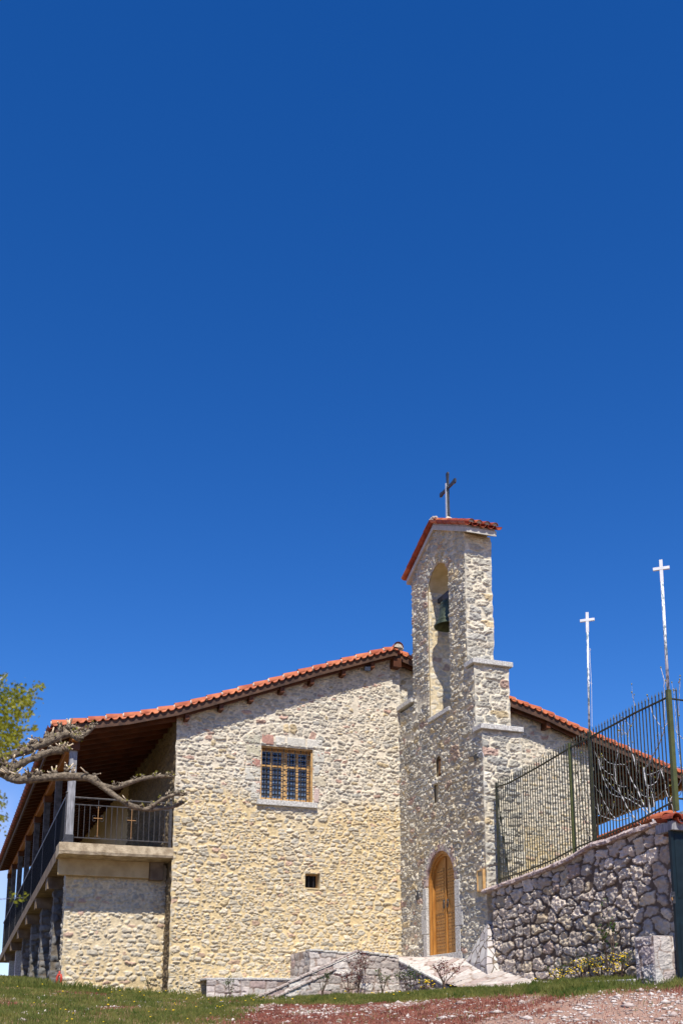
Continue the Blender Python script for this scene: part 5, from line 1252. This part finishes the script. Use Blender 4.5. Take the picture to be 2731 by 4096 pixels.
# fig trees behind the fence, traced boughs
def zb3(p): return (2250 + p[0] / 2.94, 2650 + p[1] / 2.94)
FB = [
 ([(1065, 1885), (1020, 1760), (1000, 1640), (985, 1450), (960, 1350), (945, 1240)], 20, 14),
 ([(1050, 1810), (960, 1700), (870, 1500), (810, 1400), (770, 1300), (735, 1200)], 13, 6),
 ([(870, 1500), (862, 1400), (860, 1250), (830, 1120), (790, 1030), (765, 950), (760, 830), (790, 760), (830, 680), (850, 560), (830, 450), (808, 350)], 11, 4),
 ([(1000, 1790), (880, 1670), (730, 1590), (640, 1580), (560, 1540), (500, 1440), (440, 1270), (400, 1050)], 10, 4),
 ([(840, 1830), (750, 1700), (680, 1560), (620, 1400), (605, 1200), (640, 1100), (650, 950), (655, 800)], 10, 4),
 ([(720, 1200), (600, 1200), (520, 1170), (450, 1080)], 6, 3), ([(600, 1330), (520, 1300), (450, 1230), (410, 1120)], 6, 3),
 ([(960, 1250), (1020, 1180), (1060, 1080), (1120, 980), (1190, 800), (1195, 600), (1185, 400), (1190, 230), (1160, 100), (1145, 60)], 12, 4),
 ([(1190, 800), (1110, 700), (1050, 600), (1010, 470), (985, 385)], 6, 3),
 ([(980, 1320), (1060, 1310), (1180, 1240), (1270, 1180), (1300, 1150)], 8, 5), ([(980, 1450), (1060, 1440), (1110, 1380), (1140, 1250), (1120, 1130)], 8, 4),
 ([(1070, 1700), (1060, 1600), (1030, 1480), (1050, 1280)], 7, 3), ([(1140, 1250), (1190, 1380), (1205, 1520), (1260, 1620), (1300, 1760)], 8, 4),
 ([(760, 1830), (640, 1860), (540, 1840), (430, 1800), (400, 1640)], 11, 5), ([(640, 1860), (560, 1780), (480, 1640), (430, 1500)], 7, 3),
 ([(880, 1860), (790, 1800), (710, 1740), (660, 1820)], 7, 3), ([(690, 1560), (600, 1500), (540, 1420), (470, 1330)], 6, 3), ([(780, 1560), (860, 1620), (940, 1630)], 6, 4), ([(1190, 760), (1230, 700), (1250, 560), (1205, 210)], 5, 3),
 ([(740, 1460), (680, 1465), (630, 1430)], 6, 3), ([(1230, 1660), (1290, 1560), (1300, 1450)], 6, 3), ([(860, 1480), (900, 1540), (960, 1580), (1100, 1590), (1190, 1500), (1250, 1450)], 6, 3),
 ([(655, 800), (700, 830), (755, 850)], 4, 3), ([(720, 640), (760, 720), (800, 750)], 4, 2), ([(590, 620), (620, 690), (680, 790), (760, 850)], 3, 4), ([(870, 1850), (900, 1900), (930, 1930)], 7, 5), ([(1080, 1780), (1150, 1790), (1220, 1820)], 7, 4),
]
FR = [([(1300, 1760), (1295, 1620), (1320, 1500), (1414, 1330)], 9, 6), ([(1414, 900), (1330, 830), (1315, 600), (1300, 330)], 6, 3), ([(1414, 1240), (1330, 1230), (1270, 1180)], 8, 5), ([(1400, 1330), (1350, 1000), (1340, 800), (1360, 560), (1375, 200)], 7, 3), ([(1414, 1450), (1380, 1550), (1280, 1640), (1170, 1700)], 7, 3)]
FL = [([(310, 2090), (250, 1820), (190, 1450), (150, 1200)], 8, 4), ([(300, 1905), (250, 1850), (190, 1760), (160, 1500)], 6, 3), ([(285, 1905), (340, 1860), (355, 1760), (300, 1640), (255, 1450), (220, 1250), (215, 1060)], 6, 3), ([(355, 1760), (330, 1640), (320, 1560)], 5, 3), ([(300, 2090), (200, 2080), (150, 2060)], 5, 3), ([(250, 1900), (120, 1920), (40, 1860), (10, 1800)], 4, 2), ([(255, 1450), (190, 1420), (160, 1300)], 4, 2)]
def figtree(X, lines, label, m, seed):
    random.seed(seed)
    b0 = at(*zb3(lines[0][0][0]), 0, X); gz0 = 1.6
    o = empty('fig_tree', (float(b0[0]), float(b0[1]), gz0), label, 'fig tree', 'bare fig trees behind the fence')
    mt = MB(); mt.mat(m); mt.sm = True
    dist = float(np.linalg.norm(b0)); k2 = dist / F / 2.94 * .52
    mt.tube([(b0[0], b0[1], gz0), (b0[0] + .02, b0[1] + .03, (gz0 + b0[2]) / 2), tuple(b0)], [lines[0][1] * k2 * 1.4, lines[0][1] * k2 * 1.3, lines[0][1] * k2], 10); mt.build('trunk', o)
    bd = MB()
    for li, (pl, r0, r1) in enumerate(lines):
        mt = MB(); mt.mat(m); mt.sm = True; dx = random.uniform(-.12, .3) if li else 0
        pts = []
        for q in range(len(pl)):
            f = q / (len(pl) - 1); pts.append((*at(*zb3(pl[q]), 0, X + dx * math.sin(f * 2.5)), (r0 + (r1 - r0) * f) * k2 * 1.25))
        L = sum(np.linalg.norm(np.array(pts[i + 1][:3]) - np.array(pts[i][:3])) for i in range(len(pts) - 1)); Q = smooth_line(pts, max(8, int(L / .03)))
        for i in range(len(Q)): Q[i, 3] *= 1 + (.35 if Q[i, 3] < 6 * k2 * 1.25 else .12) * (i % 2); Q[i, :3] += np.array((random.gauss(0, .003), random.gauss(0, .003), random.gauss(0, .003)))
        mt.tube([q[:3] for q in Q], list(Q[:, 3]), 7)
        # side twigs
        for i in range(4, len(Q) - 2):
            if random.random() < .10:
                d = Vector((random.uniform(-.3, .3), random.gauss(0, .6), random.uniform(.3, 1))).normalized(); l = random.uniform(.06, .22); p = Vector(Q[i, :3])
                e = p + d * l + Vector((0, 0, l * .3)); mt.tube([p, p + d * l * .5, e], [3 * k2, 2.6 * k2, 2.2 * k2], 5)
                bd.mat(M['bud'] if random.random() < .55 else M['budbrown']); bd.sm = True; bd.blob(e, .011, 1, 1, 1.7, .2)
        bd.mat(M['bud']); bd.blob(Q[-1, :3], .014, 1, 1, 1.7, .2)
        if random.random() < .5: bd.add(*leafquad(Q[-1, :3], .03))
        mt.build('branch', o)
    bd.build('buds', o)
    return o
figtree(11.75, FB, 'largest bare fig tree with pale grey boughs behind the middle of the fence', M['fig'], 3)
figtree(11.35, FR, 'bare fig boughs behind the thick green fence post at the right edge', M['fig'], 4)
M['figdark'] = mat('dark_fig_bark', (.05, .045, .045), (.12, .10, .10), 30, .8)
figtree(11.2, FL, 'thin dark-stemmed fig shrub against the pale wall behind the fence', M['figdark'], 5)
random.seed(21)

# ------------------------------------------------------------------ shrubs, flowers, grass, pebbles
def shrub(px_, py_, X, Y, h, spread, label, leafm, nstem=5, nleaf=260, grp='small shrubs planted along the terrace wall', lsize=.035, lean=0, name='shrub', cat='shrub', bare=.25):
    zb_ = gz(X, Y) + .01
    o = empty(name, (X, Y, zb_), label, cat, grp)
    st = MB(); st.mat(M['twig']); lf = MB(); lf.mat(leafm)
    tips = []
    for k in range(nstem):
        a = random.uniform(0, 6.28); r = spread * random.uniform(.4, 1); z1 = zb_ + h * random.uniform(.7, 1)
        p0 = Vector((X, Y, zb_ - .05)); p1 = Vector((X + math.cos(a) * r * .15 + lean * .3, Y + math.sin(a) * r * .15, zb_ + h * bare)); p2 = Vector((X + math.cos(a) * r * .6 + lean * .8, Y + math.sin(a) * r * .4, zb_ + h * .6)); p3 = Vector((X + math.cos(a) * r + lean, Y + math.sin(a) * r * .6, z1))
        st.tube([p0, p1, p2, p3], [.012, .010, .006, .003], 5); tips += [p2, p3, (p2 + p3) / 2, p3, (p1 + p2) / 2]
        for _ in range(3):
            b = p2 + (p3 - p2) * random.random(); e = b + Vector((random.gauss(0, .5), random.gauss(0, .5), random.uniform(0, .8))) * spread * .5; st.tube([b, e], [.005, .002], 4); tips += [e, e]
    st.build('stem', o)
    for _ in range(nleaf):
        t = random.choice(tips); lf.add(*leafquad(t + Vector((random.gauss(0, .035), random.gauss(0, .035), random.gauss(0, .035))), random.uniform(.6, 1.2) * lsize))
    lf.build('leaves', o)
    return o
def sh_at(px_, py_, Y, *a, **k):
    p = at(px_, py_, 1, Y); return shrub(px_, py_, float(p[0]), Y, *a, **k)
sh_at(1430, 3962, 22.6, 1.02, .38, 'tallest red-leaved rose bush with forked stem in front of the sloping wall', M['redleaf'], 6, 330)
sh_at(1395, 3975, 22.5, .55, .26, 'dense low dark red rose bush left of the tallest one', M['redleaf'], 6, 260, bare=.1)
sh_at(1288, 3965, 22.5, .55, .24, 'sparse reddish green rose bush at the left end of the sloping wall', M['weed'], 5, 120)
sh_at(1528, 3968, 22.4, .60, .22, 'green-leaved rose bush before the corner of the terrace wall', M['weed'], 5, 170)
sh_at(1640, 3950, 21.4, .55, .30, 'dark leafy shrub against the ramp side wall', M['weed'], 6, 330, bare=.05)
p = at(1775, 3930, 0, 9.5); shrub(0, 0, 9.5, float(p[1]), .62, .36, 'small red-leaved bush with round head in front of the paved ramp', M['redleaf'], 7, 300, bare=.35)
sh_at(920, 3992, 23.2, .48, .14, 'small bright green plant at the low planter wall', M['weed'], 4, 120, bare=.1)
sh_at(598, 3985, 25.2, .42, .15, 'little dry weed at the corner of the gable wall', M['weed'], 5, 60, name='weed', cat='weed', grp='plants at the wall foot')
# yellow wallflowers in the bed beneath the retaining wall
for i, (px_, py_, hh, sp, lab) in enumerate(((2240, 3925, .26, .30, 'leftmost yellow-flowering clump in the bed'), (2330, 3922, .40, .34, 'yellow-flowering clump with many blooms at the middle of the bed'), (2400, 3915, .42, .30, 'yellow-flowering clump right of the middle of the bed'), (2480, 3905, .46, .28, 'yellow-flowering clump next to the white block pier'))):
    pp = at(px_, py_ + 4, 0, 10.35); X, Y = 10.35, float(pp[1])
    o = shrub(0, 0, X, Y, hh, sp, lab, M['weed'], 7, 150, grp='yellow flowers in the bed under the retaining wall', name='flower_clump', cat='flowers', lsize=.03, bare=.2)
    fb_ = MB(); fb_.mat(M['yellow']); zb_ = gz(X, Y)
    for _ in range(46):
        a = random.uniform(0, 6.28); r = sp * random.random() ** .6; fb_.blob((X + math.cos(a) * r * .5, Y + math.sin(a) * r, zb_ + hh * random.uniform(.35, 1.0)), .015, 1, 1, .7, .2)
    fb_.build('blossoms', o)
for lab, px_, h in (('thin upright weed stem among the yellow flowers', 2455, 1.35), ('tall leafy weed before the block pier', 2430, 1.0)):
    pp = at(px_, 3905, 0, 10.42); shrub(0, 0, 10.42, float(pp[1]), h, .12, lab, M['weed'], 3, 110, grp='tall weeds by the retaining wall', name='weed', cat='weed', lsize=.04)
pp = at(1740, 3955, 0, 9.45)
o = shrub(0, 0, 9.4, 20.6, .26, .16, 'yellow-flowering clump at the end of the ramp side wall', M['weed'], 4, 60, grp=None, name='flower_clump', cat='flowers'); fb_ = MB(); fb_.mat(M['yellow'])
for _ in range(22): fb_.blob((9.4 + random.gauss(0, .08), 20.6 + random.gauss(0, .08), gz(9.4, 20.6) + random.uniform(.12, .3)), .018, 1, 1, .8, .2)
fb_.build('blossoms', o)

def scatter(n, x0, x1, y0, y1, prob):
    x = rng.uniform(x0, x1, n); y = rng.uniform(y0, y1, n); k = rng.random(n) < prob(x, y)
    x = x[k]; y = y[k]
    z = np.zeros(len(x))
    for i in range(0, len(x), 20000): z[i:i + 20000] = G(x[i:i + 20000], y[i:i + 20000])
    z = z + ((fbm(x * 1.4, y * 1.4, 3, 4) - .5) * .07 + (fbm(x * 7, y * 7, 4, 2) - .5) * .025)
    return x, y, z
def view_ok(x, y):
    s = x * _sy + y * _cy; t = x * _cy - y * _sy
    return (np.abs(t / np.maximum(s, 1)) < .36) & (s > 11)
def blades(name, n, area, prob, hmin, hmax, m, w=.006, label=''):
    x, y, z = scatter(n, *area, prob)
    a = rng.uniform(0, 6.28, len(x)); cl = .55 + .9 * fbm(x * 2.2, y * 2.2, 77, 3); h = rng.uniform(hmin, hmax, len(x)) * cl; la = rng.uniform(0, 6.28, len(x)); l = h * rng.uniform(.1, .7, len(x))
    dx, dy = np.cos(a) * w, np.sin(a) * w
    P = np.stack([np.stack([x - dx, y - dy, z - .02], -1), np.stack([x + dx, y + dy, z - .02], -1), np.stack([x + np.cos(la) * l * .4 + dx * .7, y + np.sin(la) * l * .4 + dy * .7, z + h * .6], -1), np.stack([x + np.cos(la) * l, y + np.sin(la) * l, z + h], -1)], 1).reshape(-1, 3)
    q = np.arange(len(x) * 4).reshape(-1, 4); o = np_mesh(name, P, q, [m], None, None, smooth=False); tag(o, label, kind='stuff'); return o
def bld(x, y): return ~(((x > 4.7) & (y > 24.9)) | ((x > 2.4) & (y > 25.5)) | ((x > 5.6) & (y > 23.8)) | ((x > 6.6) & (y > 22.9)) | ((x > 9.8) & (y > 20.3)) | (x > 10.62) | ((x > 9.35) & (y > 16.9)))
blades('grass', 330000, (-4, 11, 12, 34), lambda x, y: (1 - gravel_w(x, y)) * (.25 + .75 * sst(.36, .52, fbm(x * 1.3, y * 1.3, 61, 4))) * view_ok(x, y) * bld(x, y), .03, .10, M['grass'], .005, 'short green grass on the slope around the church')
blades('tall_grass', 24000, (7.0, 10.6, 12.5, 23), lambda x, y: (1 - sst(.1, .4, gravel_w(x, y))) * sst(.34, .56, fbm(x * 2, y * 2, 44, 3)) * view_ok(x, y) * bld(x, y), .05, .12, M['grass'], .005, 'longer grass fringe along the ramp and planters')
blades('wall_foot_grass', 9000, (-3, 5.6, 24.2, 28), lambda x, y: view_ok(x, y) * bld(x, y) * .8, .08, .20, M['grass'], .006, 'longer grass at the foot of the porch wall')
blades('red_sedum', 150000, (-2, 11, 11, 24), lambda x, y: gravel_w(x, y) * view_ok(x, y) * bld(x, y) * (1 - .85 * sst(.46, .62, fbm(x * .8 + 9, y * .8, 31, 3) + .10 * sst(1, 4, x * _cy - y * _sy))), .02, .055, M['sedum'], .007, 'low reddish succulent growth over the stony ground')
blades('sparse_grass', 14000, (-2, 11, 11, 24), lambda x, y: gravel_w(x, y) * view_ok(x, y) * bld(x, y) * sst(.55, .7, fbm(x * 1.1, y * 1.1, 99, 3)), .03, .07, M['grass'], .006, 'thin green tufts among the stones')
def pebbles():
    x, y, z = scatter(42000, -3, 11, 11, 24.5, lambda x, y: (.04 + .96 * gravel_w(x, y)) * view_ok(x, y) * bld(x, y) * (.35 + .65 * sst(.4, .62, fbm(x * .8 + 9, y * .8, 31, 3) + .1 * sst(1, 4, x * _cy - y * _sy))))
    oc = np.array([(1, 0, 0), (-1, 0, 0), (0, 1, 0), (0, -1, 0), (0, 0, 1), (0, 0, -1)], float)
    fc = np.array([(0, 2, 4), (2, 1, 4), (1, 3, 4), (3, 0, 4), (2, 0, 5), (1, 2, 5), (3, 1, 5), (0, 3, 5)])
    s = np.exp(rng.normal(-4.1, .55, len(x))).clip(.006, .085); big = rng.random(len(x)) < .004; s = np.where(big, rng.uniform(.05, .10, len(x)), s)
    V = oc[None] * (s[:, None] * np.stack([rng.uniform(.7, 1.5, len(x)), rng.uniform(.7, 1.3, len(x)), rng.uniform(.35, .6, len(x))], 1))[:, None, :]
    V = V * rng.uniform(.75, 1.25, V.shape)
    a = rng.uniform(0, 6.28, len(x)); c, s_ = np.cos(a)[:, None], np.sin(a)[:, None]
    V = np.stack([V[..., 0] * c - V[..., 1] * s_, V[..., 0] * s_ + V[..., 1] * c, V[..., 2]], -1) + np.stack([x, y, z + .004], -1)[:, None, :]
    q = (fc[None] + (np.arange(len(x)) * 6)[:, None, None]).reshape(-1, 3)
    o = np_mesh('pebbles', V.reshape(-1, 3), q, [M['pebble']], None, None, smooth=True); tag(o, 'pale limestone pebbles scattered over the reddish ground', kind='stuff')
pebbles()
x, y, z = scatter(900, -3, 10, 13, 27, lambda x, y: (1 - gravel_w(x, y)) * view_ok(x, y) * bld(x, y) * .25)
mb = MB()
for i in range(len(x)):
    mb.mat(M['yellow']); h = random.uniform(.06, .16); mb.blob((x[i], y[i], z[i] + h), random.uniform(.012, .022), 1, 1, .6, .2); mb.mat(M['weed']); mb.tube([(x[i], y[i], z[i]), (x[i] + .004, y[i], z[i] + h)], .003, 4)
tag(mb.build('wild_flowers', None), 'scattered small yellow wild flowers in the grass', kind='stuff')
